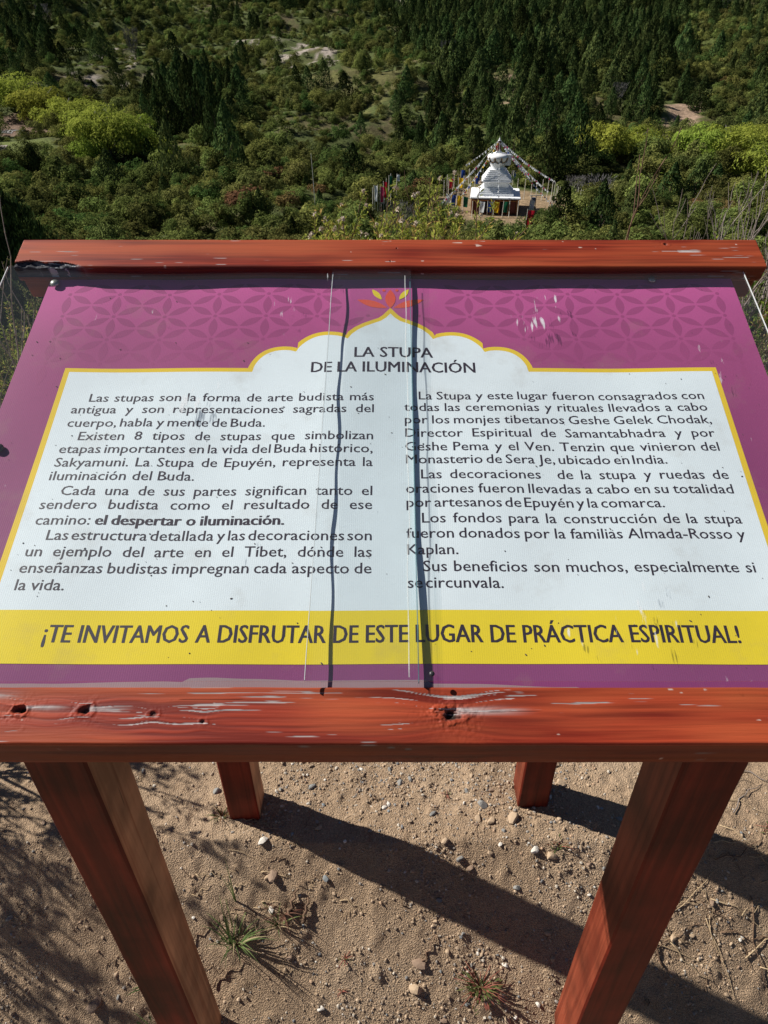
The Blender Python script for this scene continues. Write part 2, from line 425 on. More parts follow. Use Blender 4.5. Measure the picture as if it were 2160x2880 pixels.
    # end caps as fans of quads folded to a centre line
    h = np_ // 2
    capF = []
    for base, flip in ((0, False), ((nu - 1) * np_, True)):
        for k in range(h - 1):
            q = [base + k, base + k + 1, base + np_ - 2 - k, base + np_ - 1 - k]
            if len(set(q)) == 4: capF.append(q[::-1] if flip else q)
    F = np.concatenate([F, np.array(capF)]) if capF else F
    me = mesh_from(name, P, F, [M_RAIL], smooth=True)
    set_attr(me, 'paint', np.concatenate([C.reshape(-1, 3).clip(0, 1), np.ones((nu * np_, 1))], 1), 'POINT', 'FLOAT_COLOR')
    set_attr(me, 'bare', np.maximum(bare, np.maximum(dull, 0.25 + 0.5 * lo)).clip(0, 1).ravel(), 'POINT')
    return me

def board_profile(v0, v1, n0, n1, ntop, r=0.003):
    """closed outline: dense along the top face and the face towards the viewer"""
    p = []
    for a in np.linspace(v1 - r, v0 + r, ntop): p.append((a, n1))
    for a in np.linspace(0, math.pi / 2, 5)[1:-1]: p.append((v0 + r - r * math.sin(a), n1 - r + r * math.cos(a)))
    for a in np.linspace(n1 - r, n0 + r, 14): p.append((v0, a))
    p.append((v0 + r * 0.4, n0)); p.append((v1 - r * 0.4, n0))
    for a in np.linspace(n0 + r, n1 - r, 5): p.append((v1, a))
    for a in np.linspace(math.pi / 2, 0, 4)[1:-1]: p.append((v1 - r + r * math.sin(a), n1 - r + r * math.cos(a)))
    return p

sign = link('information_board', None, loc=SIGN_LOC, label='wooden information board with sloping purple and white printed panel on four stained legs', cat='information board')
sign.empty_display_size = 0.2

KN = [(-0.542, -0.015, 0.014, 0.9), (-0.447, -0.029, 0.0085, 1.0), (-0.370, -0.030, 0.0085, 0.65), (-0.286, -0.034, 0.006, 0.35), (-0.225, -0.043, 0.005, 0.3), (0.073, -0.035, 0.0145, 1.0), (-0.50, -0.024, 0.006, 0.3)]
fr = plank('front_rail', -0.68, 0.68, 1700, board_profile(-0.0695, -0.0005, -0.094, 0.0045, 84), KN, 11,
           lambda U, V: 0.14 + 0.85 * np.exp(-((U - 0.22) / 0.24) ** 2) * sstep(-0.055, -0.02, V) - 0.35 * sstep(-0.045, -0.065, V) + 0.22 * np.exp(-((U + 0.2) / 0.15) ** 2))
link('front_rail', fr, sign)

def chip_fn(U, V, Nn):
    # weathered break along the near edge at the left end
    edge = 0.0085 * (1 - sstep(-0.645, -0.535, U)) * (0.65 + 0.7 * (fbm(U * 25, V * 0 + 2, 91, 3) + 0.5)) + 0.0045 * np.exp(-((U + 0.585) / 0.03) ** 2)
    near = (V < 0.750 + edge * 1.6) & (Nn > 0.006)
    w = np.where(near, sstep(0.0, 0.004, edge), 0.0)
    dn = -w * edge * (0.6 + 0.5 * fbm(U * 90, V * 200, 92, 3)); dv = w * 0.35 * edge
    col = np.array([0.05, 0.05, 0.06]) + np.array([0.42, 0.44, 0.46]) * sstep(0.12, 0.3, fbm(U * 30, V * 700 + U * 90, 93, 3))[..., None] * sstep(-0.645, -0.60, U)[..., None]
    return w, dv, dn, col
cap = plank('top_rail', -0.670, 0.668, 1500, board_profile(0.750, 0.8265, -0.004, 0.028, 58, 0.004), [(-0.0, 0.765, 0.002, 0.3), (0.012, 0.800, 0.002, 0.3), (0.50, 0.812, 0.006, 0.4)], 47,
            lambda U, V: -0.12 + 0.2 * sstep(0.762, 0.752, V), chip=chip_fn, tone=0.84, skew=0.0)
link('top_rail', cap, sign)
# lower strip of the top rail, a groove above it
lo = MB(); M_ = Matrix()
def bx(mb, u0, u1, v0, v1, n0, n1):
    vs = [P3(u, v, n) for n in (n0, n1) for v in (v0, v1) for u in (u0, u1)]
    mb.add(vs, [(0, 2, 3, 1), (4, 5, 7, 6), (0, 1, 5, 4), (2, 6, 7, 3), (0, 4, 6, 2), (1, 3, 7, 5)]); return mb
def bevel_mesh(me, w, seg=2):
    bm = bmesh.new(); bm.from_mesh(me)
    bmesh.ops.bevel(bm, geom=bm.edges[:], offset=w, segments=seg, affect='EDGES', profile=0.6)
    bm.to_mesh(me); bm.free(); return me
link('rail_moulding', bevel_mesh(bx(MB(), -0.668, 0.664, 0.7555, 0.812, -0.046, -0.0065).mesh('rail_moulding', W_UNDER), 0.004), sign)
link('backing_board', bx(MB(), -0.612, 0.612, 0.0015, 0.7545, -0.018, -0.0055).mesh('backing_board', W_UNDER), sign)
for n0 in (0.34,): link('cross_rail', bx(MB(), -0.52, 0.52, n0, n0 + 0.05, -0.062, -0.0165).mesh('cross_rail', W_UNDER), sign)

# ---- legs: darker on the faces, paler on the inner sides
def leg(x0, x1, y0, y1, ztop0, ztop1, pale, seed):
    V = []; F = []; mi = []
    nz = 24; r = 0.004
    ring = [(x0 + r, y0), (x1 - r, y0), (x1, y0 + r), (x1, y1 - r), (x1 - r, y1), (x0 + r, y1), (x0, y1 - r), (x0, y0 + r)]
    for k in range(nz + 1):
        for (x, y) in ring:
            zt = ztop0 + (ztop1 - ztop0) * (y - y0) / (y1 - y0)
            z = -0.45 + (zt + 0.45) * k / nz
            ox = 0.0012 * float(vnoise(z * 9, x * 40, seed)); oy = 0.0012 * float(vnoise(z * 9, y * 40 + 7, seed))
            V.append((x + ox - SIGN_LOC.x, y + oy - SIGN_LOC.y, z))
    for k in range(nz):
        for j in range(8):
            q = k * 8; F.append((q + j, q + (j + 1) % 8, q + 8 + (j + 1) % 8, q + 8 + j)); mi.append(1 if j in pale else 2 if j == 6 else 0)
    F.append((nz * 8, nz * 8 + 1, nz * 8 + 2, nz * 8 + 3)); F.append((nz * 8, nz * 8 + 3, nz * 8 + 4, nz * 8 + 7)); F.append((nz * 8 + 4, nz * 8 + 5, nz * 8 + 6, nz * 8 + 7)); mi += [0, 0, 0]
    me = mesh_from('leg', V, F, [W_LEG, W_LEGP, W_LEGM], mi, smooth=False)
    link('leg', me, sign)
def under(y): return O_.z + (y - O_.y) * SS / CS - 0.019 / CS
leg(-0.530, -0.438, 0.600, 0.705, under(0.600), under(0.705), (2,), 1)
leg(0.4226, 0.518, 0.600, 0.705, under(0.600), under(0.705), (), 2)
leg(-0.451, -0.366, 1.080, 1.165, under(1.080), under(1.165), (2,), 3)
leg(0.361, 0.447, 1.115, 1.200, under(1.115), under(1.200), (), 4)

# ---- the print
def ink(name, col, rough=0.55, dirt=0.0, ribs=0.03, wash=0.0, grad=None):
    m, nt, b = node_mat(name)
    tc = N(nt, 'ShaderNodeTexCoord')
    base = col
    if grad is not None:                       # printed gradient across the sheet
        sep = N(nt, 'ShaderNodeSeparateXYZ'); nt.links.new(tc.outputs['Object'], sep.inputs[0])
        mr = N(nt, 'ShaderNodeMapRange'); mr.inputs['From Min'].default_value = O_.z + 0.30; mr.inputs['From Max'].default_value = O_.z + 0.0
        mr.inputs['From Max'].default_value = O_.z + 0.75 * SS; mr.inputs['From Min'].default_value = O_.z
        nt.links.new(sep.outputs[2], mr.inputs['Value'])
        r = ramp(nt, grad, mr.outputs[0]); base = r.outputs[0]
    n = N(nt, 'ShaderNodeTexNoise', i_Scale=3.5, i_Detail=8.0, i_Roughness=0.65); nt.links.new(tc.outputs['Object'], n.inputs['Vector'])
    r = ramp(nt, [(0.3, (0.90, 0.90, 0.90)), (0.7, (1.05, 1.05, 1.05))], n.outputs[0])
    c = mixc(nt, base, r.outputs[0], 1.0, 'MULTIPLY')
    w = N(nt, 'ShaderNodeTexWave', i_Scale=110.0, i_Distortion=1.5, i_Detail=2.0); w.bands_direction = 'X'; nt.links.new(tc.outputs['Object'], w.inputs['Vector'])
    r = ramp(nt, [(0.0, (1 - ribs,) * 3), (1.0, (1, 1, 1))], w.outputs[0]); c = mixc(nt, c, r.outputs[0], 1.0, 'MULTIPLY')
    # dirt
    n3 = N(nt, 'ShaderNodeTexNoise', i_Scale=11.0, i_Detail=6.0, i_Roughness=0.7); nt.links.new(tc.outputs['Object'], n3.inputs['Vector'])
    r3 = ramp(nt, [(0.55, (0, 0, 0)), (0.80, (0.30, 0.30, 0.30))], n3.outputs[0])
    c = mixc(nt, c, lin(150, 132, 112), r3.outputs[0])
    nt.links.new(c, b.inputs['Base Color'])
    b.inputs['Roughness'].default_value = rough; b.inputs['Specular IOR Level'].default_value = 0.15
    bp = N(nt, 'ShaderNodeBump'); bp.inputs['Strength'].default_value = 0.05; bp.inputs['Distance'].default_value = 0.001
    nt.links.new(w.outputs[0], bp.inputs['Height']); nt.links.new(bp.outputs[0], b.inputs['Normal'])
    return m
I_PUR = ink('purple_ink', (0, 0, 0, 1), grad=[(0.0, (0.24, 0.055, 0.165, 1)), (0.09, (0.25, 0.052, 0.160, 1)), (0.45, (0.26, 0.050, 0.155, 1)), (0.78, (0.36, 0.068, 0.200, 1)), (0.97, (0.52, 0.095, 0.29, 1))])
I_PET = ink('petal_ink', (0, 0, 0, 1), grad=[(0.70, (0.33, 0.062, 0.182, 1)), (0.84, (0.31, 0.056, 0.172, 1)), (0.97, (0.37, 0.066, 0.205, 1))])
I_WHT = ink('white_ink', (0.77, 0.84, 0.88, 1), ribs=0.02)
I_YEL = ink('yellow_ink', (0.84, 0.64, 0.028, 1))
I_YELB = ink('yellow_border_ink', (0.80, 0.55, 0.035, 1))
I_RED = ink('red_ink', (0.78, 0.085, 0.045, 1))
I_TXT = plain_mat('text_ink', (0.026, 0.016, 0.030, 1), 0.5, 0.3)
I_STN = ink('faded_print', (0.33, 0.22, 0.24, 1))
I_EDGE = plain_mat('panel_edge', (0.35, 0.28, 0.27, 1), 0.8)

def wav(u, v):   # the sheet is not perfectly flat
    return 0.0011 * np.sin(u * 9 + v * 4) + 0.0009 * np.sin(u * 23 - v * 9 + 1) 

def flat_poly(name, outline, mat, n, parent, step=0.0):
    """filled flat outline in board coordinates laid n metres above the sheet"""
    bm = bmesh.new()
    vs = [bm.verts.new((p[0], p[1], 0)) for p in outline]
    f = bm.faces.new(vs); bmesh.ops.triangulate(bm, faces=[f], ngon_method='BEAUTY')
    if step:
        for _ in range(7):
            es = [e for e in bm.edges if e.calc_length() > step]
            if not es: break
            bmesh.ops.subdivide_edges(bm, edges=es, cuts=1); bmesh.ops.triangulate(bm, faces=[q for q in bm.faces if len(q.verts) > 3])
    me = bpy.data.meshes.new(name); bm.to_mesh(me); bm.free()
    A = np.array([v.co[:] for v in me.vertices]); A[:, 2] = n + wav(A[:, 0], A[:, 1])
    Q = P3a(A); me.vertices.foreach_set('co', Q.astype(np.float32).ravel()); me.materials.append(mat); me.update()
    me.polygons.foreach_set('use_smooth', [True] * len(me.polygons))
    return link(name, me, parent)

def grid_sheet(name, u0, u1, v0, v1, nu, nv, n, mat, parent, thick=0.0):
    us = np.linspace(u0, u1, nu); vs = np.linspace(v0, v1, nv)
    U, V = np.meshgrid(us, vs, indexing='ij'); A = np.stack([U.ravel(), V.ravel(), n + wav(U.ravel(), V.ravel())], 1)
    i = np.arange(nu - 1)[:, None] * nv; j = np.arange(nv - 1)[None, :]
    F = np.stack([i + j, i + nv + j, i + nv + j + 1, i + j + 1], -1).reshape(-1, 4)
    mats = [mat]
    if thick:
        B = A.copy(); B[:, 2] -= thick; k = len(A); A = np.concatenate([A, B]); F2 = F[:, ::-1] + k
        rim = [r for r in range(nu * nv)]
        e = []
        for a in range(nu - 1): e.append((a * nv, (a + 1) * nv)); e.append(((a + 1) * nv + nv - 1, a * nv + nv - 1))
        for b_ in range(nv - 1): e.append((b_ + 1, b_)); e.append(((nu - 1) * nv + b_, (nu - 1) * nv + b_ + 1))
        F3 = np.array([(p, p + k, q + k, q) for p, q in e]); mi = [0] * (len(F) + len(F2)) + [1] * len(F3)
        F = np.concatenate([F, F2, F3]); mats = [mat, I_EDGE]
    else: mi = None
    me = mesh_from(name, P3a(A), F, mats, mi, smooth=False)
    return link(name, me, parent)

panel = grid_sheet('printed_panel', -0.6145, 0.6145, -0.002, 0.752, 120, 80, 0.0, I_PUR, sign, thick=0.002)

# scalloped top of the white field
def scallop(off):
    """outline of the field's top from left to right, off = outward offset"""
    pts = []
    w = 0.5265 + off; top = 0.5265 + off
    pts += [(-w, top)]
    arcs = [((-0.2265, 0.529), (-0.158, 0.572), 0.030), ((-0.158, 0.572), (-0.0725, 0.601), 0.032)]
    def arc(p, q, bulge, n=14):
        px, py = p; qx, qy = q; out = []
        cx, cy = (px + qx) / 2, (py + qy) / 2; dx, dy = qx - px, qy - py; L = math.hypot(dx, dy); nx, ny = -dy / L, dx / L
        for k in range(n + 1):
            t = k / n; s = math.sin(math.pi * t) ** 0.75
            out.append((px + dx * t + nx * bulge * s, py + dy * t + ny * bulge * s))
        return out
    left = arc((-0.2265, 0.529), (-0.158, 0.572), 0.021) + arc((-0.158, 0.572), (-0.0725, 0.601), 0.022)
    # ogee to the tip
    og = [(-0.0725, 0.601), (-0.066, 0.612), (-0.056, 0.622), (-0.044, 0.630), (-0.030, 0.637), (-0.017, 0.643), (-0.008, 0.651), (0, 0.662)]
    left = left + og[1:]
    # offset along local normals
    res = []
    for i, p in enumerate(left):
        a = left[max(i - 1, 0)]; b = left[min(i + 1, len(left) - 1)]
        dx, dy = b[0] - a[0], b[1] - a[1]; L = math.hypot(dx, dy) or 1
        res.append((p[0] - dy / L * off, p[1] + dx / L * off))
    res[-1] = (0, 0.662 + off * 1.7)
    # keep the outline simple: drop points that step backwards
    out = [(-w, top), (min(res[0][0], -0.2265 - off * 0.2), top)]
    for p in res:
        if p[0] > out[-1][0] + 1e-5: out.append(p)
    m = [(-x, y) for x, y in out[::-1] if x < -1e-6]
    return out + m
B0 = 0.103
yb = flat_poly('border_print', [(-0.5345, B0)] + scallop(0.0075) + [(0.5345, B0)], I_YELB, 0.00015, panel, 0.02)
wf = flat_poly('white_print', [(-0.5245, B0)] + scallop(-0.001) + [(0.5245, B0)], I_WHT, 0.00030, panel, 0.02)
flat_poly('yellow_band_print', [(-0.6143, 0.0300), (-0.6143, 0.1032), (0.6143, 0.1032), (0.6143, 0.0300)], I_YEL, 0.00045, panel, 0.02)

# faded, peeled lower margin
pts = [(-0.58, -0.001)]
for k in range(91):
    u = -0.57 + 0.80 * k / 90
    h = 0.0045 + 0.009 * max(0, float(fbm(u * 4, 3.3, 5, 4)) + 0.25) + (0.006 if -0.25 < u < 0.05 else 0) * 0.8
    h *= 1 - float(sstep(0.1, 0.22, u))
    pts.append((u, max(0.0003, h)))
pts.append((0.235, -0.001))
flat_poly('faded_margin', pts, I_STN, 0.00020, panel, 0.02)

# petal pattern
a_, b_ = 0.0884, 0.0555
def petal(cx, cy, ang, L, Wd, n=9):
    o = []
    for k in range(n + 1): t = k / n; o.append((L * t, Wd * math.sin(math.pi * t) ** 0.9))
    for k in range(n - 1, 0, -1): t = k / n; o.append((L * t, -Wd * math.sin(math.pi * t) ** 0.9))
    c, s = math.cos(ang), math.sin(ang)
    return [(cx + x * c - y * s, cy + x * s + y * c) for x, y in o]
def inside_field(u, v, mar=0.014):
    sc_ = scallop(0.0)
    if v < 0.5265 + mar and abs(u) < 0.5265 + mar: return True
    for (x0, y0), (x1, y1) in zip(sc_, sc_[1:]):
        if x0 <= u <= x1 and x1 > x0: return v < y0 + (y1 - y0) * (u - x0) / (x1 - x0) + mar
    return False
pv_, pf_ = [], []
flowers = 0
bm_rows = []
for j, vr in enumerate((0.7665, 0.711, 0.6555, 0.600, 0.5445)):
    for k in range(-7, 8):
        un = 0.0495 + a_ * k + 0.0 
        quads = []
        for ang in (30, 150, 210, 330, 90, 270):
            A = math.radians(ang)
            if ang in (90, 270): 
                if ang == 90: continue
                st, L, Wd = 0.006, b_ - 0.012, 0.0075
            else:
                A = math.atan2(b_ / 2 * 0.92 * (1 if ang < 180 else -1), a_ / 2 * (1 if ang in (30, 330) else -1)); st, L, Wd = 0.007, 0.0425, 0.0072
            quads.append(petal(un + st * math.cos(A), vr + st * math.sin(A), A, L, Wd))
        quads.append([(un + 0.0035 * math.cos(q * math.pi / 4), vr + 0.0035 * math.sin(q * math.pi / 4)) for q in range(8)])
        V_, F_ = [], []
        for q in quads:
            if all(abs(p[0]) < 0.610 and p[1] < 0.750 and not inside_field(p[0], p[1]) for p in q) and not any(abs(p[0]) < 0.066 and p[1] < 0.735 and p[1] > 0.66 and abs(un) < 0.05 for p in q):
                c0 = len(V_); V_ += q; F_.append(list(range(c0, c0 + len(q))))
        if F_:
            A = np.array([(p[0], p[1], 0) for p in V_]); A[:, 2] = 0.00008 + wav(A[:, 0], A[:, 1])
            me = bpy.data.meshes.new('petal_print'); me.from_pydata([tuple(r) for r in P3a(A)], [], F_); me.materials.append(I_PET); me.update()
            link('petal_print', me, panel)

# lotus
def lens(p, q, wd, n=10):
    L = math.hypot(q[0] - p[0], q[1] - p[1]); return petal(p[0], p[1], math.atan2(q[1] - p[1], q[0] - p[0]), L, wd, n)
flat_poly('lotus_petal', lens((0.0, 0.6735), (0.0, 0.7215), 0.0092), I_RED, 0.00045, panel)
for s in (-1, 1):
    flat_poly('lotus_petal', lens((s * 0.0055, 0.6745), (s * 0.0585, 0.6960), 0.0078), I_RED, 0.00035, panel)
    flat_poly('lotus_leaf', lens((s * 0.0155, 0.6955), (s * 0.0325, 0.7225), 0.0052), I_YEL, 0.0005, panel)
    flat_poly('lotus_dot', [(s * 0.0115 + 0.003 * math.cos(q * math.pi / 5), 0.7195 + 0.003 * math.sin(q * math.pi / 5)) for q in range(10)], I_RED, 0.00045, panel)

# ---- lettering
def text_mesh(body, offset=0.0, shear=0.0, word=1.0, char=1.0):
    cu = bpy.data.curves.new('t', 'FONT'); cu.body = body; cu.size = 1.0; cu.resolution_u = 2
    cu.offset = offset; cu.shear = shear; cu.space_word = word; cu.space_character = char
    o = bpy.data.objects.new('t', cu); COL.objects.link(o)
    bpy.context.view_layer.update()
    dg = bpy.context.evaluated_depsgraph_get()
    me = bpy.data.meshes.new_from_object(o.evaluated_get(dg))
    bpy.data.objects.remove(o); bpy.data.curves.remove(cu)
    return me
def text_bounds(me):
    A = np.empty(len(me.vertices) * 3, np.float32); me.vertices.foreach_get('co', A); A = A.reshape(-1, 3)
    return A, A[:, 0].min(), A[:, 0].max()
_m = text_mesh('H'); _a, _x0, _x1 = text_bounds(_m); CAP = float(_a[:, 1].max()); bpy.data.meshes.remove(_m)
_m = text_mesh('x'); _a, _x0, _x1 = text_bounds(_m); XH = float(_a[:, 1].max()); bpy.data.meshes.remove(_m)
WSP = {}
def put_line(segs, u0, u1, v, cap, sx, parent=None, name='lettering', fit='word', indent_u=0.0, n=0.00045, weight=0.0):
    """lay one justified line: segs = [(words, weight)]; glyph width factor sx, spaces take up the rest"""
    items = []
    for wds, wt_ in segs:
        for w_ in wds.split(' '):
            if w_ == '': items.append(None); continue
            me = text_mesh(w_); A, x0, x1 = text_bounds(me); me['wt'] = wt_; items.append((me, A, x0, x1))
    k = cap / CAP
    words = [i for i in items if i]; gaps = sum(1 for i in items[1:] ) 
    total = sum((i[3] - i[2]) for i in words)
    if fit == 'word':
        sp = ((u1 - u0) - total * k * sx) / max(1, gaps)
        if sp < 0.0042 and gaps: sp = 0.0042; sx = ((u1 - u0) - sp * gaps) / (total * k)
        if gaps == 0: sx = (u1 - u0) / (total * k)
    else:
        sp = 0.30 * k * sx; sx = ((u1 - u0) - sp * gaps) / (total * k)
    x = u0; Vs = []; Fs = []
    first = True
    for it in items:
        if not first: x += sp
        first = False
        if it is None: continue
        me, A, x0, x1 = it
        B = A.copy(); B[:, 0] = x + (A[:, 0] - x0) * k * sx; B[:, 1] = v + A[:, 1] * k
        B[:, 2] = n + wav(B[:, 0], B[:, 1])
        pv3, pf3 = [], []; off_ = me['wt'] * cap
        for q_, dx_ in enumerate((0.0, off_, -off_)):
            B2 = B.copy(); B2[:, 0] += dx_; B2[:, 2] += 0.00004 * q_; pv3 += [tuple(r) for r in P3a(B2)]; pf3 += [tuple(i + q_ * len(B) for i in p.vertices) for p in me.polygons]
        w_me = bpy.data.meshes.new('lettering'); w_me.from_pydata(pv3, [], pf3); w_me.materials.append(I_TXT); w_me.update()
        link('lettering', w_me, panel)
        x += (x1 - x0) * k * sx; bpy.data.meshes.remove(me)

LEFT = [("Las stupas son la forma de arte budista más", -.4798, -.0266), ("antigua y son representaciones sagradas del", -.5028, -.0263),
 ("cuerpo, habla y mente de Buda.", -.5021, -.1951), ("Existen 8 tipos de stupas que simbolizan", -.4791, -.0267),
 ("etapas importantes en la vida del Buda histórico,", -.5021, -.0271), ("Sakyamuni. La Stupa de Epuyén, representa la", -.5023, -.0267),
 ("iluminación del Buda.", -.5037, -.2904), ("Cada una de sus partes significan tanto el", -.4800, -.0267),
 ("sendero budista como el resultado de ese", -.5044, -.0264), (("camino: ", "el despertar o iluminación."), -.5031, -.1511),
 ("Las estructura detallada y las decoraciones son", -.4809, -.0263), ("un ejemplo del arte en el Tíbet, dónde las", -.5029, -.0260),
 ("enseñanzas budistas impregnan cada aspecto de", -.5042, -.0259), ("la vida.", -.5025, -.4370)]
RIGHT = [("La Stupa y este lugar fueron consagrados con", .0453, .4993), ("todas las ceremonias y rituales llevados a cabo", .0218, .4992),
 ("por los monjes tibetanos Geshe Gelek Chodak,", .0226, .4997), ("Director Espiritual de Samantabhadra y por", .0230, .4987),
 ("Geshe Pema y el Ven. Tenzin que vinieron del", .0227, .4990), ("Monasterio de Sera Je, ubicado en India.", .0235, .4147),
 ("Las decoraciones  de la stupa y ruedas de", .0455, .5000), ("oraciones fueron llevadas a cabo en su totalidad", .0229, .5007),
 ("por artesanos de Epuyén y la comarca.", .0233, .3947), ("Los fondos para la construcción de la stupa", .0450, .4998),
 ("fueron donados por la familias Almada-Rosso y", .0226, .4981), ("Kaplan.", .0233, .0935),
 ("Sus beneficios son muchos, especialmente si", .0447, .4980), ("se circunvala.", .0233, .1518)]
VL = [.4628, .4386, .4117, .3855, .3608, .3355, .3108, .2842, .2604, .2340, .2091, .1831, .1577, .1317]
VR = [.4662, .4424, .4173, .3910, .3648, .3407, .3133, .2879, .2636, .2371, .2122, .1860, .1599, .1352]
SX = 1.06
for (t, a, b), v in list(zip(LEFT, VL)) + list(zip(RIGHT, VR)):
    if isinstance(t, tuple): segs = [(t[0].strip(), 0.012), (t[1], 0.055)]
    else: segs = [(t, 0.012)]
    put_line(segs, a, b, v, 0.0163, SX)
put_line([("LA STUPA", 0.024)], -.0595, .0705, .5570, 0.0225, 1.0, fit='prop')
put_line([("DE LA ILUMINACIÓN", 0.024)], -.1297, .1390, .5240, 0.0225, 1.0, fit='prop')
put_line([("¡TE INVITAMOS A DISFRUTAR DE ESTE LUGAR DE PRÁCTICA ESPIRITUAL!", 0.028)], -.4462, .4505, .0585, 0.0240, 1.0, fit='prop', n=0.0006)

# ---- clear cover sheets
def clear_mat(name, tint, film=0.0, seed=0.0):
    m = bpy.data.materials.new(name); m.use_nodes = True; nt = m.node_tree; nt.nodes.clear()
    out = N(nt, 'ShaderNodeOutputMaterial'); tr = N(nt, 'ShaderNodeBsdfTransparent'); tr.inputs[0].default_value = tint
    gl = N(nt, 'ShaderNodeBsdfGlossy'); gl.inputs['Roughness'].default_value = 0.06
    fr_ = N(nt, 'ShaderNodeFresnel', i_IOR=1.45)
    ge = N(nt, 'ShaderNodeNewGeometry'); im = N(nt, 'ShaderNodeMapRange'); im.inputs['To Min'].default_value = 1.27; im.inputs['To Max'].default_value = 1 / 1.27
    nt.links.new(ge.outputs['Backfacing'], im.inputs['Value']); nt.links.new(im.outputs[0], fr_.inputs['IOR'])
    tc = N(nt, 'ShaderNodeTexCoord')
    nb = N(nt, 'ShaderNodeTexNoise', i_Scale=4.0, i_Detail=2.0); nt.links.new(tc.outputs['Object'], nb.inputs['Vector'])
    bp = N(nt, 'ShaderNodeBump'); bp.inputs['Strength'].default_value = 0.12; bp.inputs['Distance'].default_value = 0.02
    nt.links.new(nb.outputs[0], bp.inputs['Height']); nt.links.new(bp.outputs[0], gl.inputs['Normal'])
    mx = N(nt, 'ShaderNodeMixShader'); nt.links.new(fr_.outputs[0], mx.inputs[0]); nt.links.new(tr.outputs[0], mx.inputs[1]); nt.links.new(gl.outputs[0], mx.inputs[2])
    # dust film, scratches and scuffs
    df = N(nt, 'ShaderNodeBsdfDiffuse'); df.inputs[0].default_value = (0.72, 0.74, 0.76, 1)
    n1 = N(nt, 'ShaderNodeTexNoise', i_Scale=2.6, i_Detail=7.0, i_Roughness=0.6, i_Distortion=0.8); nt.links.new(tc.outputs['Object'], n1.inputs['Vector'])
    r1 = ramp(nt, [(0.35, (0.01,) * 3), (0.75, (film,) * 3)], n1.outputs[0])
    mp = N(nt, 'ShaderNodeMapping'); mp.inputs['Scale'].default_value = (170, 26, 26); mp.inputs['Rotation'].default_value = (0, 0, 0.35); nt.links.new(tc.outputs['Object'], mp.inputs['Vector'])
    n2 = N(nt, 'ShaderNodeTexNoise', i_Scale=1.0, i_Detail=4.0); nt.links.new(mp.outputs[0], n2.inputs['Vector'])
    n4 = N(nt, 'ShaderNodeTexNoise', i_Scale=7.0, i_Detail=3.0); nt.links.new(tc.outputs['Object'], n4.inputs['Vector'])
    ad = N(nt, 'ShaderNodeMath', operation='ADD'); nt.links.new(n2.outputs[0], ad.inputs[0]); nt.links.new(n4.outputs[0], ad.inputs[1])
    r2 = ramp(nt, [(1.34, (0, 0, 0)), (1.0, (0, 0, 0))], None)
    mr = N(nt, 'ShaderNodeMapRange'); mr.inputs['From Min'].default_value = 1.31; mr.inputs['From Max'].default_value = 1.37; mr.inputs['To Max'].default_value = 0.55
    nt.nodes.remove(r2); nt.links.new(ad.outputs[0], mr.inputs['Value'])
    add = N(nt, 'ShaderNodeMath', operation='MAXIMUM'); nt.links.new(r1.outputs[0], add.inputs[0]); nt.links.new(mr.outputs[0], add.inputs[1])
    mx2 = N(nt, 'ShaderNodeMixShader'); nt.links.new(add.outputs[0], mx2.inputs[0]); nt.links.new(mx.outputs[0], mx2.inputs[1]); nt.links.new(df.outputs[0], mx2.inputs[2])
    nt.links.new(mx2.outputs[0], out.inputs[0]); return m
CLR = clear_mat('clear_cover', (0.985, 0.994, 0.994, 1), 0.010)
CLR2 = clear_mat('clear_splice', (0.985, 0.993, 0.995, 1), 0.004)
EDG = plain_mat('sheet_edge', (0.62, 0.66, 0.66, 1), 0.5)
GLUE = plain_mat('clear_glue', (0.80, 0.82, 0.80, 1), 0.4)
TEAL = plain_mat('teal_fin', (0.10, 0.26, 0.30, 1), 0.4)

def clear_sheet(name, u0, u1, v0, v1, n, mat, th=0.0028, edges=(), parent=None):
    nu, nv = 24, 40
    us = np.linspace(u0, u1, nu); vs = np.linspace(v0, v1, nv); U, V = np.meshgrid(us, vs, indexing='ij')
    H = n + 0.0012 * np.sin(V * 12 + u0 * 9) + 0.0008 * np.sin(U * 17 + V * 7)
    A = np.stack([U.ravel(), V.ravel(), H.ravel()], 1); B = A.copy(); B[:, 2] -= th; k = len(A)
    i = np.arange(nu - 1)[:, None] * nv; j = np.arange(nv - 1)[None, :]
    F = np.stack([i + j, i + nv + j, i + nv + j + 1, i + j + 1], -1).reshape(-1, 4)
    e = []
    for a in range(nu - 1): e.append((a * nv, (a + 1) * nv)); e.append(((a + 1) * nv + nv - 1, a * nv + nv - 1))
    ei = [0] * len(e)
    for b_2 in range(nv - 1): e.append((b_2 + 1, b_2)); e.append(((nu - 1) * nv + b_2, (nu - 1) * nv + b_2 + 1)); ei += [1 if 'l' in edges else 0, 1 if 'r' in edges else 0]
    F3 = np.array([(p, p + k, q + k, q) for p, q in e])
    me = mesh_from(name, P3a(np.concatenate([A, B])), np.concatenate([F, F[:, ::-1] + k, F3]), [mat, EDG], [0] * (2 * len(F)) + ei, smooth=False)
    return link(name, me, parent or sign)
clear_sheet('cover_sheet', -0.685, 0.0345, 0.002, 0.765, 0.0185, CLR, edges='l')
clear_sheet('cover_sheet', 0.0350, 0.630, 0.002, 0.765, 0.0185, CLR, edges='r')
sp = clear_sheet('splice_strip', -0.103, 0.0360, 0.001, 0.7495, 0.0222, CLR2, th=0.0022)
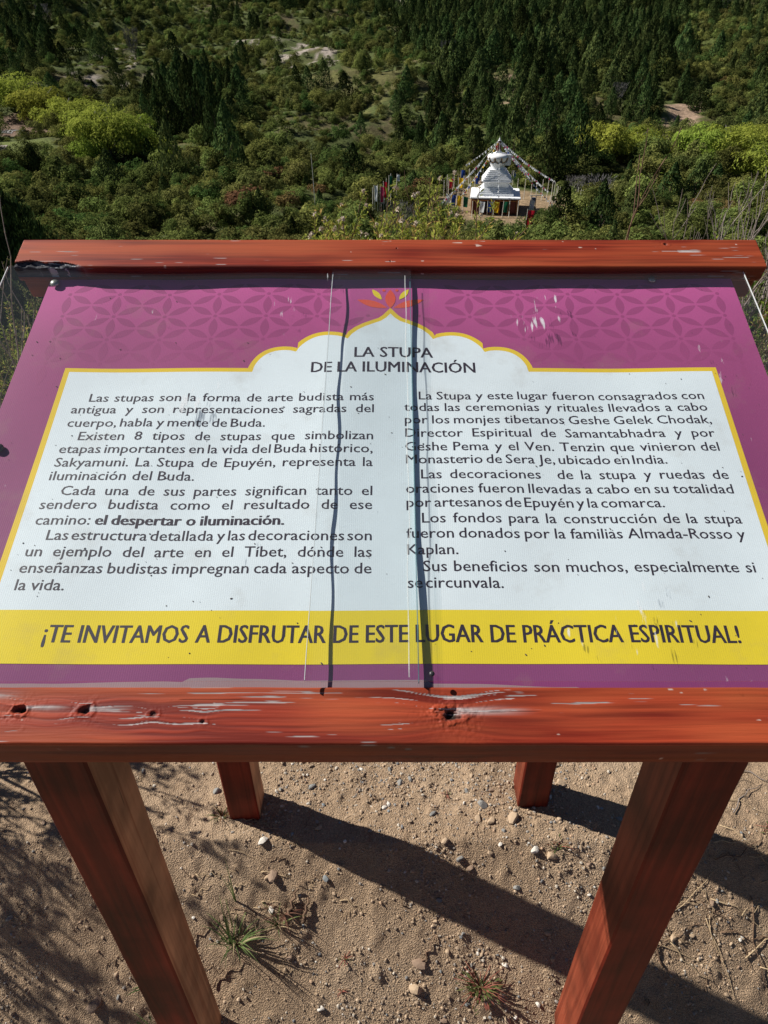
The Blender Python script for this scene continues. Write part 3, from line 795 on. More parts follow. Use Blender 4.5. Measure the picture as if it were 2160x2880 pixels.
# bead of glue and thin fins added at the seams to throw the two dark lines on the print
def ribbon(name, u_of, v0, v1, n0_of, n1_of, th, mat, parent, n=90):
    V, F = [], []
    for k in range(n + 1):
        v = v0 + (v1 - v0) * k / n; u = u_of(v)
        for du in (-th / 2, th / 2):
            for nn in (n0_of(v), n1_of(v)): V.append(tuple(P3(u + du, v, nn)))
    for k in range(n):
        q = k * 4
        for a, b in ((0, 1), (1, 3), (3, 2), (2, 0)): F.append((q + a, q + b, q + 4 + b, q + 4 + a))
    me = mesh_from(name, V, F, [mat], smooth=False); return link(name, me, parent)
w1 = lambda v: 0.0014 * math.sin(v * 21) + 0.0009 * math.sin(v * 47 + 1)
ribbon('joint_shadow_fin', lambda v: -0.1033 + 0.003 * (v - 0.4), 0.003, 0.748, lambda v: 0.0160 + w1(v), lambda v: 0.0190 + w1(v) + 0.0006 * math.sin(v * 31), 0.0007, EDG, sign)
ribbon('joint_shadow_fin', lambda v: 0.0349, 0.003, 0.748, lambda v: 0.0012 + 0.005 * float(sstep(0.25, 0.02, v)) + 0.0025 * float(sstep(0.5, 0.7, v)), lambda v: 0.0062 + 0.0065 * float(sstep(0.3, 0.02, v)) + 0.003 * float(sstep(0.5, 0.7, v)) + 0.4 * w1(v), 0.0009, TEAL, sign)
gb = MB(); pts = []; rr = []
for k in range(70):
    v = 0.006 + 0.728 * k / 69; pts.append(P3(0.0255 + 0.0022 * float(vnoise(v * 14, 2.2, 4)) * 2 - 0.002 * (v < 0.2), v, 0.0216)); rr.append(0.0007 + 0.0007 * abs(float(vnoise(v * 40, 1, 8))))
gb.tube(pts, rr, 5); _g = GLUE.node_tree; _t = N(_g, 'ShaderNodeBsdfTransparent'); _x = N(_g, 'ShaderNodeMixShader'); _x.inputs[0].default_value = 0.35
_g.links.new(_t.outputs[0], _x.inputs[1]); _g.links.new(_g.nodes['Principled BSDF'].outputs[0], _x.inputs[2]); _g.links.new(_x.outputs[0], _g.nodes['Material Output'].inputs[0])
link('glue_bead', gb.mesh('glue_bead', GLUE, True), sp)
ribbon('sheet_edge', lambda v: -0.6852, 0.004, 0.760, lambda v: 0.0172, lambda v: 0.0196, 0.0011, EDG, sign)

# screws
SCR = plain_mat('galvanised_screw', (0.34, 0.35, 0.30, 1), 0.35, 0.6, 0.2, 200)
SCR.node_tree.nodes['Principled BSDF'].inputs['Metallic'].default_value = 0.7
DRK = plain_mat('dark_screw', (0.03, 0.03, 0.035, 1), 0.4, 0.5)
def screw(u, v, n, r, mat):
    mb = MB(); prof = [(r, 0), (r * 0.97, r * 0.18), (r * 0.8, r * 0.42), (r * 0.45, r * 0.6), (r * 0.12, r * 0.66)]
    mb.lathe(prof, 16); R = Matrix.Rotation(SL, 3, 'X')
    mb.V = [tuple(R @ Vector(p) + P3(u, v, n)) for p in mb.V]
    link('screw', mb.mesh('screw', mat, True), sign)
for u, v, n, r, m_ in ((-0.6005, 0.7345, 0.004, 0.0085, SCR), (-0.5925, 0.366, 0.004, 0.0085, DRK), (0.470, 0.744, 0.004, 0.007, SCR), (0.0505, 0.0100, 0.0225, 0.0035, DRK), (0.600, 0.366, 0.004, 0.008, DRK), (-0.596, 0.035, 0.004, 0.008, DRK), (0.598, 0.035, 0.004, 0.008, DRK)):
    screw(u, v, n, r, m_)
# specks of dirt on the cover
sv, sf = [], []
for k in range(170):
    u = random.uniform(-0.6, 0.6); v = random.uniform(0.01, 0.74); r = random.choice([0.0004, 0.0005, 0.0005, 0.0006, 0.0007, 0.0010]); a0 = random.random() * 6; el = random.uniform(1, 2.2)
    h = 0.0009 + float(wav(u, v)); b0 = len(sv)
    for q in range(6):
        an = q * math.pi / 3; x = r * math.cos(an) * el; y = r * math.sin(an)
        sv.append(tuple(P3(u + x * math.cos(a0) - y * math.sin(a0), v + x * math.sin(a0) + y * math.cos(a0), h)))
    c = len(sv); sv.append(tuple(P3(u, v, h + r * 0.5)))
    sf += [(b0 + q, b0 + (q + 1) % 6, c) for q in range(6)]
me = bpy.data.meshes.new('dirt_specks'); me.from_pydata(sv, [], sf); me.materials.append(plain_mat('dirt_speck', (0.07, 0.05, 0.045, 1), 0.9)); me.update()
link('dirt_specks', me, sign, kind='stuff')

# ================================================================= landscape
def in_poly(poly, x, y):
    x = np.asarray(x, float); y = np.asarray(y, float); c = np.zeros(x.shape, bool); n = len(poly)
    for i in range(n):
        x0, y0 = poly[i]; x1, y1 = poly[(i + 1) % n]
        if y0 == y1: continue
        t = ((y0 > y) != (y1 > y)) & (x < (x1 - x0) * (y - y0) / (y1 - y0) + x0); c ^= t
    return c
def zone(name, x, y, jit=5.0):
    jx = x + jit * fbm(np.asarray(x) / 9, np.asarray(y) / 9, 61, 3) * 1.6; jy = y + jit * fbm(np.asarray(x) / 9, np.asarray(y) / 9, 67, 3) * 3.0
    return in_poly(ZONES[name], jx, jy)

def earth_mat(name, attr=True):
    m, nt, b = node_mat(name)
    a = N(nt, 'ShaderNodeAttribute'); a.attribute_name = 'soil'
    tc = N(nt, 'ShaderNodeTexCoord')
    n = N(nt, 'ShaderNodeTexNoise', i_Scale=0.9, i_Detail=10.0, i_Roughness=0.7); nt.links.new(tc.outputs['Object'], n.inputs['Vector'])
    r = ramp(nt, [(0.3, (0.55, 0.55, 0.55)), (0.7, (1.35, 1.35, 1.35))], n.outputs[0])
    c = mixc(nt, a.outputs['Color'], r.outputs[0], 1.0, 'MULTIPLY'); nt.links.new(c, b.inputs['Base Color'])
    b.inputs['Roughness'].default_value = 0.95; b.inputs['Specular IOR Level'].default_value = 0.1
    bp = N(nt, 'ShaderNodeBump'); bp.inputs['Strength'].default_value = 0.7; bp.inputs['Distance'].default_value = 0.5
    nt.links.new(n.outputs[0], bp.inputs['Height']); nt.links.new(bp.outputs[0], b.inputs['Normal'])
    return m
M_EARTH = earth_mat('hillside_earth')

def soil_color(x, y):
    n1 = fbm(x / 12, y / 12, 21, 4); n2 = fbm(x / 3, y / 7, 27, 4)
    g = np.stack([np.full(x.shape, 0.085), np.full(x.shape, 0.105), np.full(x.shape, 0.034)], -1)
    dry = np.array([0.15, 0.15, 0.052]); brown = np.array([0.12, 0.085, 0.055]); rock = np.array([0.36, 0.31, 0.265]); lawn = np.array([0.13, 0.155, 0.045]); pinkish = np.array([0.20, 0.135, 0.10])
    def mx(c, k): 
        nonlocal g
        k = np.clip(k, 0, 1)[..., None]; g = g * (1 - k) + c * k
    mx(brown, sstep(0.0, 0.35, n1 + 0.3 * n2) * 0.8)
    mx(dry, zone('dry', x, y) * sstep(-0.1, 0.3, n2 + 0.4 * n1) * 0.8); mx(dry, sstep(0.1, 0.5, n1) * 0.7)
    mx(dry, zone('meadow_top', x, y)); mx(np.array([0.10, 0.12, 0.035]), zone('light_right', x, y) * 0.7)
    for k in ('rock1', 'rock2', 'rock3', 'rock4', 'rock5', 'rock6'):
        th = {'rock1': -0.12, 'rock2': -0.12, 'rock3': -0.35, 'rock4': -0.3, 'rock5': 0.15, 'rock6': 0.1}[k]
        mx(rock * (np.array([1.0, 0.82, 0.68]) if k in ('rock3', 'rock6') else 1), zone(k, x, y, 3) * sstep(th, th + 0.25, n2 + 0.4 * n1))
    mx(pinkish, zone('pink', x, y, 2)); mx(lawn, zone('lawn', x, y, 2))
    d = np.hypot((x - 17.6) / 11, (y - 115.5) / 13) + 0.2 * n2
    mx(np.array([0.30, 0.215, 0.13]), 1 - sstep(0.88, 1.05, d))
    mx(np.array([0.24, 0.175, 0.125]), np.exp(-(((x - 26) / 3.5) ** 2 + ((y - 96) / 4) ** 2)) * 1.3)
    mx(np.array([0.17, 0.12, 0.095]), np.exp(-(((x + 41) / 5) ** 2 + ((y - 103) / 9) ** 2)) * 1.2 * sstep(-0.2, 0.1, n2))
    near = 1 - sstep(4, 9, y); mx(np.array([0.30, 0.215, 0.145]), near)
    return g

def grid_mesh(name, xs, ys, zf, mat, colf=None, smooth=True):
    X, Y = np.meshgrid(xs, ys, indexing='ij'); Z = zf(X, Y); nx, ny = len(xs), len(ys)
    i = np.arange(nx - 1)[:, None] * ny; j = np.arange(ny - 1)[None, :]
    F = np.stack([i + j, i + ny + j, i + ny + j + 1, i + j + 1], -1).reshape(-1, 4)
    me = mesh_from(name, np.stack([X.ravel(), Y.ravel(), Z.ravel()], 1), F, [mat], smooth=smooth)
    if colf is not None:
        C = colf(X.ravel(), Y.ravel()); set_attr(me, 'soil', np.concatenate([C, np.ones((len(C), 1))], 1), 'POINT', 'FLOAT_COLOR')
    return me
# hillside: spacing grows with distance
ya = np.concatenate([np.arange(-60, -4, 4.0), np.arange(-4, 10, 0.5), np.arange(10, 60, 1.5), np.arange(60, 260, 1.2), np.arange(260, 640, 3.0)])
xa = np.sinh(np.linspace(-5.2, 5.2, 420)) / math.sinh(5.2) * 430
def hill_z(x, y):
    z = terrain_z(x, y)
    dip = (1 - sstep(1.9, 2.5, np.abs(x))) * sstep(-1.4, -0.9, y) * (1 - sstep(2.6, 3.1, y))
    return z - 0.25 * dip
link('hillside', grid_mesh('hillside', xa, ya, hill_z, M_EARTH, soil_color), kind='structure')

# ---- the bare lookout ground under the board
def ground_rough(x, y):
    h = fbm(x * 1.6, y * 1.6, 71, 3) * 0.022 + fbm(x * 7, y * 7, 73, 3) * 0.008
    cl = fbm(x * 26, y * 26, 75, 3); h = h + np.maximum(0, cl - 0.02) * 0.015
    h = h + fbm(x * 75, y * 75, 79, 2) * 0.0032
    return h
def lookout_z(x, y):
    edge = np.maximum(sstep(2.1, 2.6, np.abs(x)), np.maximum(sstep(2.7, 3.2, y), 1 - sstep(-1.4, -1.0, y)))
    return np.interp(y, PY, PZ) + 0.02 * np.exp(-((y - 1.02) / 0.1) ** 2) * 0 + ground_rough(x, y) * (1 - edge) + 0.004 - 0.30 * edge ** 2 * 0.3
def sand_mat():
    m, nt, b = node_mat('sandy_soil'); tc = N(nt, 'ShaderNodeTexCoord')
    n1 = N(nt, 'ShaderNodeTexNoise', i_Scale=2.4, i_Detail=8.0, i_Roughness=0.6); n2 = N(nt, 'ShaderNodeTexNoise', i_Scale=230.0, i_Detail=3.0)
    n3 = N(nt, 'ShaderNodeTexVoronoi', i_Scale=330.0)
    for n in (n1, n2, n3): nt.links.new(tc.outputs['Object'], n.inputs['Vector'])
    r1 = ramp(nt, [(0.3, (0.27, 0.190, 0.125)), (0.5, (0.37, 0.265, 0.175)), (0.72, (0.45, 0.335, 0.230))], n1.outputs[0])
    r2 = ramp(nt, [(0.3, (0.72, 0.72, 0.72)), (0.7, (1.25, 1.25, 1.25))], n2.outputs[0])
    c = mixc(nt, r1.outputs[0], r2.outputs[0], 1.0, 'MULTIPLY')
    r3 = ramp(nt, [(0.0, (0.75, 0.72, 0.70)), (0.5, (1, 1, 1)), (1.0, (1.25, 1.2, 1.1))], n3.outputs['Color']); c = mixc(nt, c, r3.outputs[0], 0.7, 'MULTIPLY')
    nt.links.new(c, b.inputs['Base Color']); b.inputs['Roughness'].default_value = 0.95; b.inputs['Specular IOR Level'].default_value = 0.15
    ad = N(nt, 'ShaderNodeMath', operation='ADD'); nt.links.new(n2.outputs[0], ad.inputs[0]); nt.links.new(n3.outputs['Distance'], ad.inputs[1])
    bp = N(nt, 'ShaderNodeBump'); bp.inputs['Strength'].default_value = 0.85; bp.inputs['Distance'].default_value = 0.0035
    nt.links.new(ad.outputs[0], bp.inputs['Height']); nt.links.new(bp.outputs[0], b.inputs['Normal']); return m
M_SAND = sand_mat()
xs = np.concatenate([np.arange(-2.7, -1.35, 0.03), np.arange(-1.35, 1.35, 0.0065), np.arange(1.35, 2.73, 0.03)])
ys = np.concatenate([np.arange(-1.5, 0.5, 0.03), np.arange(0.5, 1.6, 0.0065), np.arange(1.6, 3.25, 0.03)])
link('ground', grid_mesh('ground', xs, ys, lookout_z, M_SAND), kind='structure')

# ================================================================= foliage
def foliage_mat(name, c0, c1, trans=0.30, rough=0.6, objvar=0.35, third=None):
    m = bpy.data.materials.new(name); m.use_nodes = True; nt = m.node_tree; nt.nodes.clear()
    out = N(nt, 'ShaderNodeOutputMaterial'); a = N(nt, 'ShaderNodeAttribute'); a.attribute_name = 'tint'
    stops = [(0.0, c0), (0.75, c1)] if third is None else [(0.0, c0), (0.6, c1), (1.0, third)]
    r = ramp(nt, stops, a.outputs['Fac'])
    oi = N(nt, 'ShaderNodeObjectInfo')
    hs = N(nt, 'ShaderNodeHueSaturation')
    mr = N(nt, 'ShaderNodeMapRange'); mr.inputs['To Min'].default_value = 1 - objvar; mr.inputs['To Max'].default_value = 1 + objvar; nt.links.new(oi.outputs['Random'], mr.inputs['Value'])
    mul = N(nt, 'ShaderNodeMath', operation='MULTIPLY'); mul.inputs[1].default_value = 7.31; nt.links.new(oi.outputs['Random'], mul.inputs[0])
    fr_ = N(nt, 'ShaderNodeMath', operation='FRACT'); nt.links.new(mul.outputs[0], fr_.inputs[0])
    mh = N(nt, 'ShaderNodeMapRange'); mh.inputs['To Min'].default_value = 0.47; mh.inputs['To Max'].default_value = 0.525; nt.links.new(fr_.outputs[0], mh.inputs['Value'])
    nt.links.new(mh.outputs[0], hs.inputs['Hue']); nt.links.new(mr.outputs[0], hs.inputs['Value']); nt.links.new(r.outputs[0], hs.inputs['Color'])
    d = N(nt, 'ShaderNodeBsdfDiffuse'); t = N(nt, 'ShaderNodeBsdfTranslucent'); nt.links.new(hs.outputs[0], d.inputs[0]); nt.links.new(hs.outputs[0], t.inputs[0])
    mx = N(nt, 'ShaderNodeMixShader'); mx.inputs[0].default_value = trans; nt.links.new(d.outputs[0], mx.inputs[1]); nt.links.new(t.outputs[0], mx.inputs[2])
    nt.links.new(mx.outputs[0], out.inputs[0]); return m
F_CON = foliage_mat('conifer_needles', (0.014, 0.032, 0.012), (0.082, 0.115, 0.036), 0.15, objvar=0.55)
F_SCR = foliage_mat('scrub_leaves', (0.068, 0.088, 0.024), (0.205, 0.235, 0.066), 0.28, objvar=0.5)
F_OLV = foliage_mat('olive_scrub_leaves', (0.062, 0.078, 0.024), (0.190, 0.205, 0.062), 0.28, objvar=0.35)
F_GRN = foliage_mat('green_shrub_leaves', (0.042, 0.078, 0.022), (0.125, 0.185, 0.050), 0.3, objvar=0.3)
F_WIL = foliage_mat('willow_leaves', (0.17, 0.22, 0.032), (0.37, 0.42, 0.076), 0.35, objvar=0.15)
F_BRN = foliage_mat('brown_bush_leaves', (0.085, 0.055, 0.028), (0.20, 0.125, 0.055), 0.2, objvar=0.25)
F_DEAD = foliage_mat('bare_twigs', (0.085, 0.080, 0.085), (0.18, 0.17, 0.17), 0.05, objvar=0.25)
M_BARK = plain_mat('bark', (0.10, 0.075, 0.055, 1), 0.9, 0.2, 0.4, 6)
M_GBARK = plain_mat('grey_bark', (0.22, 0.20, 0.18, 1), 0.9, 0.2, 0.35, 40)

def unit(a): return a / np.maximum(np.linalg.norm(a, axis=1, keepdims=True), 1e-9)
def leaves(C, Nrm, T, L, Wd, tint, name, mat):
    """one rhombic leaf per row"""
    T = unit(T - Nrm * np.sum(T * Nrm, 1, keepdims=True)); B = np.cross(Nrm, T); L = np.asarray(L)[:, None] / 2; Wd = np.asarray(Wd)[:, None] / 2
    V = np.stack([C - T * L, C + B * Wd, C + T * L, C - B * Wd], 1).reshape(-1, 3); F = np.arange(len(V)).reshape(-1, 4)
    me = mesh_from(name, V, F, [mat]); set_attr(me, 'tint', tint); return me

def conifer_crown(seed, mat=None, ragged=0.5, n=1500, slim=1.0, ls=1.0):
    r = np.random.default_rng(seed); h = r.random(n) ** 1.25 * 0.97 + 0.03
    az = r.random(n) * 2 * math.pi
    prof = (1 - h) ** 0.75 * (0.45 + 0.75 * np.minimum(1, h / 0.12)) / 1.1
    lump = 1 + ragged * (vnoise(az / (2 * math.pi) * 7, h * 9, seed) + 0.5 * vnoise(az / (2 * math.pi) * 16, h * 22, seed + 2)) * 1.3
    rad = 0.5 * slim * prof * lump * (0.62 + 0.38 * r.random(n) ** 0.5)
    lean = 0.04 * np.sin(h * 4 + seed)
    C = np.stack([rad * np.cos(az) + lean, rad * np.sin(az), h], 1)
    out = np.stack([np.cos(az), np.sin(az), np.full(n, 0.35)], 1); nr = unit(out + r.normal(0, 0.55, (n, 3)))
    T = out * 0.5 + np.array([0, 0, 0.8]) + r.normal(0, 0.35, (n, 3))
    s = 0.55 + 0.6 * r.random(n)
    return leaves(C, nr, T, 0.085 * s * ls, 0.042 * s * ls, r.random(n), 'crown', mat or F_CON)
def round_crown(seed, mat, n=1100, lobes=9, zlo=0.28, qr=0.30, flat=0.8, leaf=0.085, name='foliage', asp=0.55, upright=0.0):
    r = np.random.default_rng(seed); cs = []
    for k in range(lobes):
        a = r.random() * 6.283; q = r.random() ** 0.6 * qr; z = zlo + (0.70 - zlo) * r.random() * (1 - q)
        cs.append((q * math.cos(a), q * math.sin(a), z, 0.09 + 0.13 * r.random()))
    cs.append((r.normal(0, 0.06), r.normal(0, 0.06), 0.42, 0.19)); cs = np.array(cs)
    i = r.integers(0, len(cs), n); d = unit(r.normal(0, 1, (n, 3))); d[:, 2] = np.where(d[:, 2] < -0.3, -d[:, 2], d[:, 2])
    rr = cs[i, 3] * (0.7 + 0.36 * r.random(n) ** 0.5) * (1 + 0.5 * vnoise(d[:, 0] * 3 + i, d[:, 1] * 3 + d[:, 2] * 2, seed))
    C = cs[i, :3] + d * rr[:, None]; C[:, 2] = np.maximum(0.02, C[:, 2]) * flat + 0.0
    out = unit(C - np.array([0, 0, 0.18])); nr = unit(out * 0.6 + d * 0.5 + np.array([0, 0, 0.25]) + r.normal(0, 0.45, (n, 3)))
    T = r.normal(0, 1, (n, 3)) + np.array([0, 0, upright]); s = 0.5 + 0.8 * r.random(n)
    return leaves(C, nr, T, leaf * s, leaf * asp * s, r.random(n) * 0.8 + 0.2 * r.random(len(cs))[i], name, mat)
def twig_crown(seed, n=620, tall=1.0):
    r = np.random.default_rng(seed); az = r.random(n) * 6.283; h = r.random(n) ** 0.8
    sp_ = 0.08 + 0.42 * np.sqrt(h) * r.random(n) ** 0.5
    C = np.stack([sp_ * np.cos(az), sp_ * np.sin(az), 0.05 + h * 0.85], 1)
    T = np.stack([np.cos(az) * 0.6, np.sin(az) * 0.6, np.full(n, 1.0)], 1) + r.normal(0, 0.35, (n, 3))
    nr = unit(np.cross(T, r.normal(0, 1, (n, 3))))
    return leaves(C, nr, T, 0.10 + 0.14 * r.random(n), np.full(n, 0.013), r.random(n), 'twigs', F_DEAD)
def trunk_mesh(seed, mat=M_BARK, h=0.55, r0=0.035, limbs=4, top=0.006):
    r = random.Random(seed); mb = MB(); pts = [(0.01 * math.sin(seed + k), 0.01 * math.cos(seed * 2 + k), h * k / 5 - 0.04) for k in range(6)]
    mb.tube(pts, [r0 + (top - r0) * (k / 5) for k in range(6)], 6)
    for k in range(limbs):
        b = pts[1 + k % 4]; a = r.random() * 6.28; mb.tube([b, (b[0] + 0.1 * math.cos(a), b[1] + 0.1 * math.sin(a), b[2] + 0.08), (b[0] + 0.19 * math.cos(a), b[1] + 0.19 * math.sin(a), b[2] + 0.2)], [r0 * 0.4, r0 * 0.25, 0.003], 5)
    return mb.mesh('trunk', mat)

CONE = [conifer_crown(100 + k, ragged=0.45 + 0.1 * (k % 3), slim=(1.0, 0.85, 1.15, 0.9, 1.1, 1.0)[k]) for k in range(6)]
SHR = [round_crown(200 + k, (F_SCR, F_OLV, F_SCR, F_OLV, F_GRN, F_SCR)[k], n=1900, lobes=15, zlo=0.12, qr=0.42, leaf=0.066, asp=0.45, upright=1.1, flat=1.0) for k in range(6)]
BRN = [round_crown(260 + k, F_BRN, n=1500, leaf=0.06, upright=0.8) for k in range(2)]
WIL = [round_crown(300 + k, F_WIL, n=6500, lobes=26, zlo=0.12, qr=0.42, flat=0.95, leaf=0.060, asp=0.26, name='crown', upright=2.2) for k in range(4)]
DED = [twig_crown(350 + k) for k in range(3)]
TRK = [trunk_mesh(400 + k) for k in range(3)]; TRKW = trunk_mesh(420, M_GBARK, 0.6, 0.03, 6)

def plant(kind, x, y, w, h, label, cat, group, meshes, trunk=None, part='crown', z=None):
    z = float(terrain_z(x, y)) if z is None else z
    root = link(kind, None, loc=(x, y, z - 0.05), rz=random.random() * 6.28, scale=(w, w, h), label=label, cat=cat, group=group)
    root.empty_display_size = 0.1
    link(part, random.choice(meshes), root)
    if trunk is not None: link('trunk', trunk, root)
    return root

# distinct plants
occupied = []
def where(x, y):
    if y < 62: return 'on the near slope'
    if abs(x - STUPA[0]) < 16 and abs(y - STUPA[1]) < 26: return 'beside the stupa clearing'
    q = x / y
    far = 'close below the board' if y < 85 else 'low in the valley' if y < 105 else 'in the valley scrub' if y < 125 else 'on the valley floor' if y < 155 else 'at the foot of the slope' if y < 190 else 'on the lower slope' if y < 230 else 'high on the slope'
    side = 'at far left' if q < -0.44 else 'below the left willows' if q < -0.36 else 'at left' if q < -0.27 else 'midway to the mast' if q < -0.18 else 'near the mast' if q < -0.08 else 'by the small flag cluster' if q < 0.03 else 'before the spire' if q < 0.13 else 'just right of the spire' if q < 0.22 else 'right of the stupa' if q < 0.31 else 'below the right willows' if q < 0.42 else 'at far right'
    return far + ' ' + side
for kind, x, y, w, h in FEATURES:
    occupied.append((x, y, w * 0.42))
    if kind == 'conifer':
        w *= 1.25
        size = 'tall' if h > 9 else 'mid-sized' if h > 5.5 else 'small'
        plant('conifer_tree', x, y, w, h * 1.05, '%s pointed dark conifer %s' % (size, where(x, y)), 'tree', '%s dark conifers %s' % (size, where(x, y)), CONE, random.choice(TRK))
    elif kind == 'willow':
        side = 'at left' if x < -60 else 'beside the dark conifers at left' if x < 0 else 'right of the stupa' 
        size = 'broad' if w > 8 else 'small'
        plant('willow_tree', x, y, w * 1.4, h * (1.35 if x < 0 else 1.7), '%s yellow-green willow %s' % (size, side), 'tree', '%s willows of the grove %s' % (size, side), WIL, TRKW)
    elif kind == 'brown_bush':
        plant('brown_bush', x, y, w * 1.3, h * 1.15, 'rusty brown bush %s' % where(x, y), 'bush', 'brown bushes %s' % where(x, y), BRN, None, 'foliage')
    else:
        w = min(w, 4.6); h = min(h, 8.5)
        plant('bare_shrub', x, y, w * 1.2, h, 'leafless grey shrub %s' % where(x, y), 'shrub', 'bare grey shrubs %s' % where(x, y), DED, None, 'twigs')

# ---- scattered woods and scrub
occ = np.array(occupied)
def clear_of(x, y):
    ok = np.ones(x.shape, bool)
    ok &= np.hypot((x - 17.6) / 11.2, (y - 115.5) / 13.5) > 1
    ok &= np.hypot((x - 17.8) / 2.2, (y - 95.0) / 4.5) > 1
    for px_, py_, _ in POLES[:15] + POLES[26:38]: ok &= np.hypot(x - px_, y - py_ + 0.8) > 1.7
    ok &= ~((np.abs(x - 15.6) < 6.0) & (y > 98.5) & (y < 112))
    ok &= np.hypot((x + 0.9) / 3.0, (y - 114.0) / 5.5) > 1
    for ox, oy, orr in occ: ok &= np.hypot(x - ox, y - oy) > orr
    ok &= ~zone('pink', x, y, 2); ok &= ~zone('lawn', x, y, 2)
    return ok
def halfw(y): return 0.60 * y + 10
def scatter(n, y0, y1, seed, power=1.0):
    r = np.random.default_rng(seed); y = np.sqrt(y0 ** 2 + (y1 ** 2 - y0 ** 2) * r.random(n)); x = (r.random(n) * 2 - 1) * halfw(y); return x, y, r
# trees
X, Y, r = scatter(15000, 62, 520, 5)
pz = np.zeros(len(X))
for nm, p in (('forest_main', 0.80), ('forest_top_right', 0.55), ('forest_top_band', 0.9), ('forest_cluster', 0.9), ('forest_left', 0.55), ('forest_behind', 0.9), ('light_right', 0.16)):
    pz = np.where(zone(nm, X, Y), np.maximum(pz, p), pz)
pz = np.maximum(pz, np.where(Y > 150, 0.08, 0.035) * (fbm(X / 20, Y / 20, 33, 3) > -0.1))
pz = np.where(zone('dry', X, Y), np.minimum(pz, 0.07), pz)
for k in ('rock1', 'rock2', 'rock3', 'rock4', 'rock6'): pz = np.where(zone(k, X, Y - 2, 3), pz * 0.12, pz)
near_f = np.where(Y < 230, 1.0, 0.85)
keep = (r.random(len(X)) < pz * near_f) & clear_of(X, Y)
TX, TY = X[keep], Y[keep]; TH = (3.2 + 6.0 * r.random(len(TX)) ** 1.7) * np.where(TY > 200, 1.0, 0.9); TW = TH * (0.52 + 0.30 * r.random(len(TX)))
order = np.argsort(TY)
# scrub
X, Y, r = scatter(26000, 46, 520, 6)
dens = np.where(Y < 150, 0.95, 0.45) * (0.6 + 0.9 * sstep(-0.45, 0.35, fbm(X / 10, Y / 10, 44, 3))) * np.where(Y < 155, 1.5, 0.72)
dens = np.where(zone('dry', X, Y), dens * 0.95, dens)
for k in ('rock1', 'rock2', 'rock3', 'rock4', 'rock5', 'rock6'): dens = np.where(zone(k, X, Y, 3), dens * 0.10, dens)
dens = np.where(zone('light_right', X, Y), dens * 1.8, dens)
dens = np.where((Y > 200) & ~zone('dry', X, Y), dens * 1.15, dens)
for k in ('forest_main', 'forest_top_band'): dens = np.where(zone(k, X, Y), dens * 0.35, dens)
keep = (r.random(len(X)) < dens) & clear_of(X, Y)
SX_, SY_ = X[keep], Y[keep]
sz = (1.5 + 3.2 * r.random(len(SX_)) ** 1.8) * np.where(SY_ < 150, 1.12, 1.0); so = np.argsort(SY_)

def visible(x, y, h):
    """is the top of a plant at x, y above the board's top rail and inside the picture?"""
    z = terrain_z(x, y) + h; d = np.array([x, y, z - EYE]); p = math.radians(35.6)
    f = d[1] * math.cos(p) - d[2] * math.sin(p); up = d[1] * math.sin(p) + d[2] * math.cos(p)
    return (up / f * 1950 > 1440 - 690) & (abs(x / f) < 0.565) & (up / f * 1950 < 1500)
cnt = 0; tree_rest = []
for i in order:
    x, y, h, w = float(TX[i]), float(TY[i]), float(TH[i]), float(TW[i])
    if cnt < 262 and visible(x, y, h):
        tone = 'slender' if w / h < 0.52 else 'broad'
        size = 'tall' if h > 6.5 else 'short'
        lab = '%s %s wild conifer %s' % (size, tone, where(x, y))
        plant('conifer_tree', x, y, w, h, lab, 'tree', '%s %s conifers %s' % (size, tone, where(x, y)), CONE, random.choice(TRK)); cnt += 1
    else: tree_rest.append((x, y, h, w))
cnt = 0; scrub_rest = []
NM = ['dark olive', 'grey-olive', 'dark olive', 'grey-olive', 'fresh green', 'dark olive']
for i in so:
    x, y, s = float(SX_[i]), float(SY_[i]), float(sz[i])
    if cnt < 290 and visible(x, y, s * 0.8):
        k = random.randrange(6); size = 'large' if s > 2.6 else 'low'
        z = float(terrain_z(x, y))
        o = link('shrub', SHR[k], loc=(x, y, z - 0.1), rz=random.random() * 6.28, scale=(s * random.uniform(1.0, 1.5), s * random.uniform(0.9, 1.3), s * random.uniform(0.95, 1.35)), label='%s %s shrub %s' % (size, NM[k], where(x, y)), cat='shrub', group='%s %s shrubs %s' % (size, NM[k], where(x, y))); cnt += 1
    else: scrub_rest.append((x, y, s * 1.2, s * 1.15))

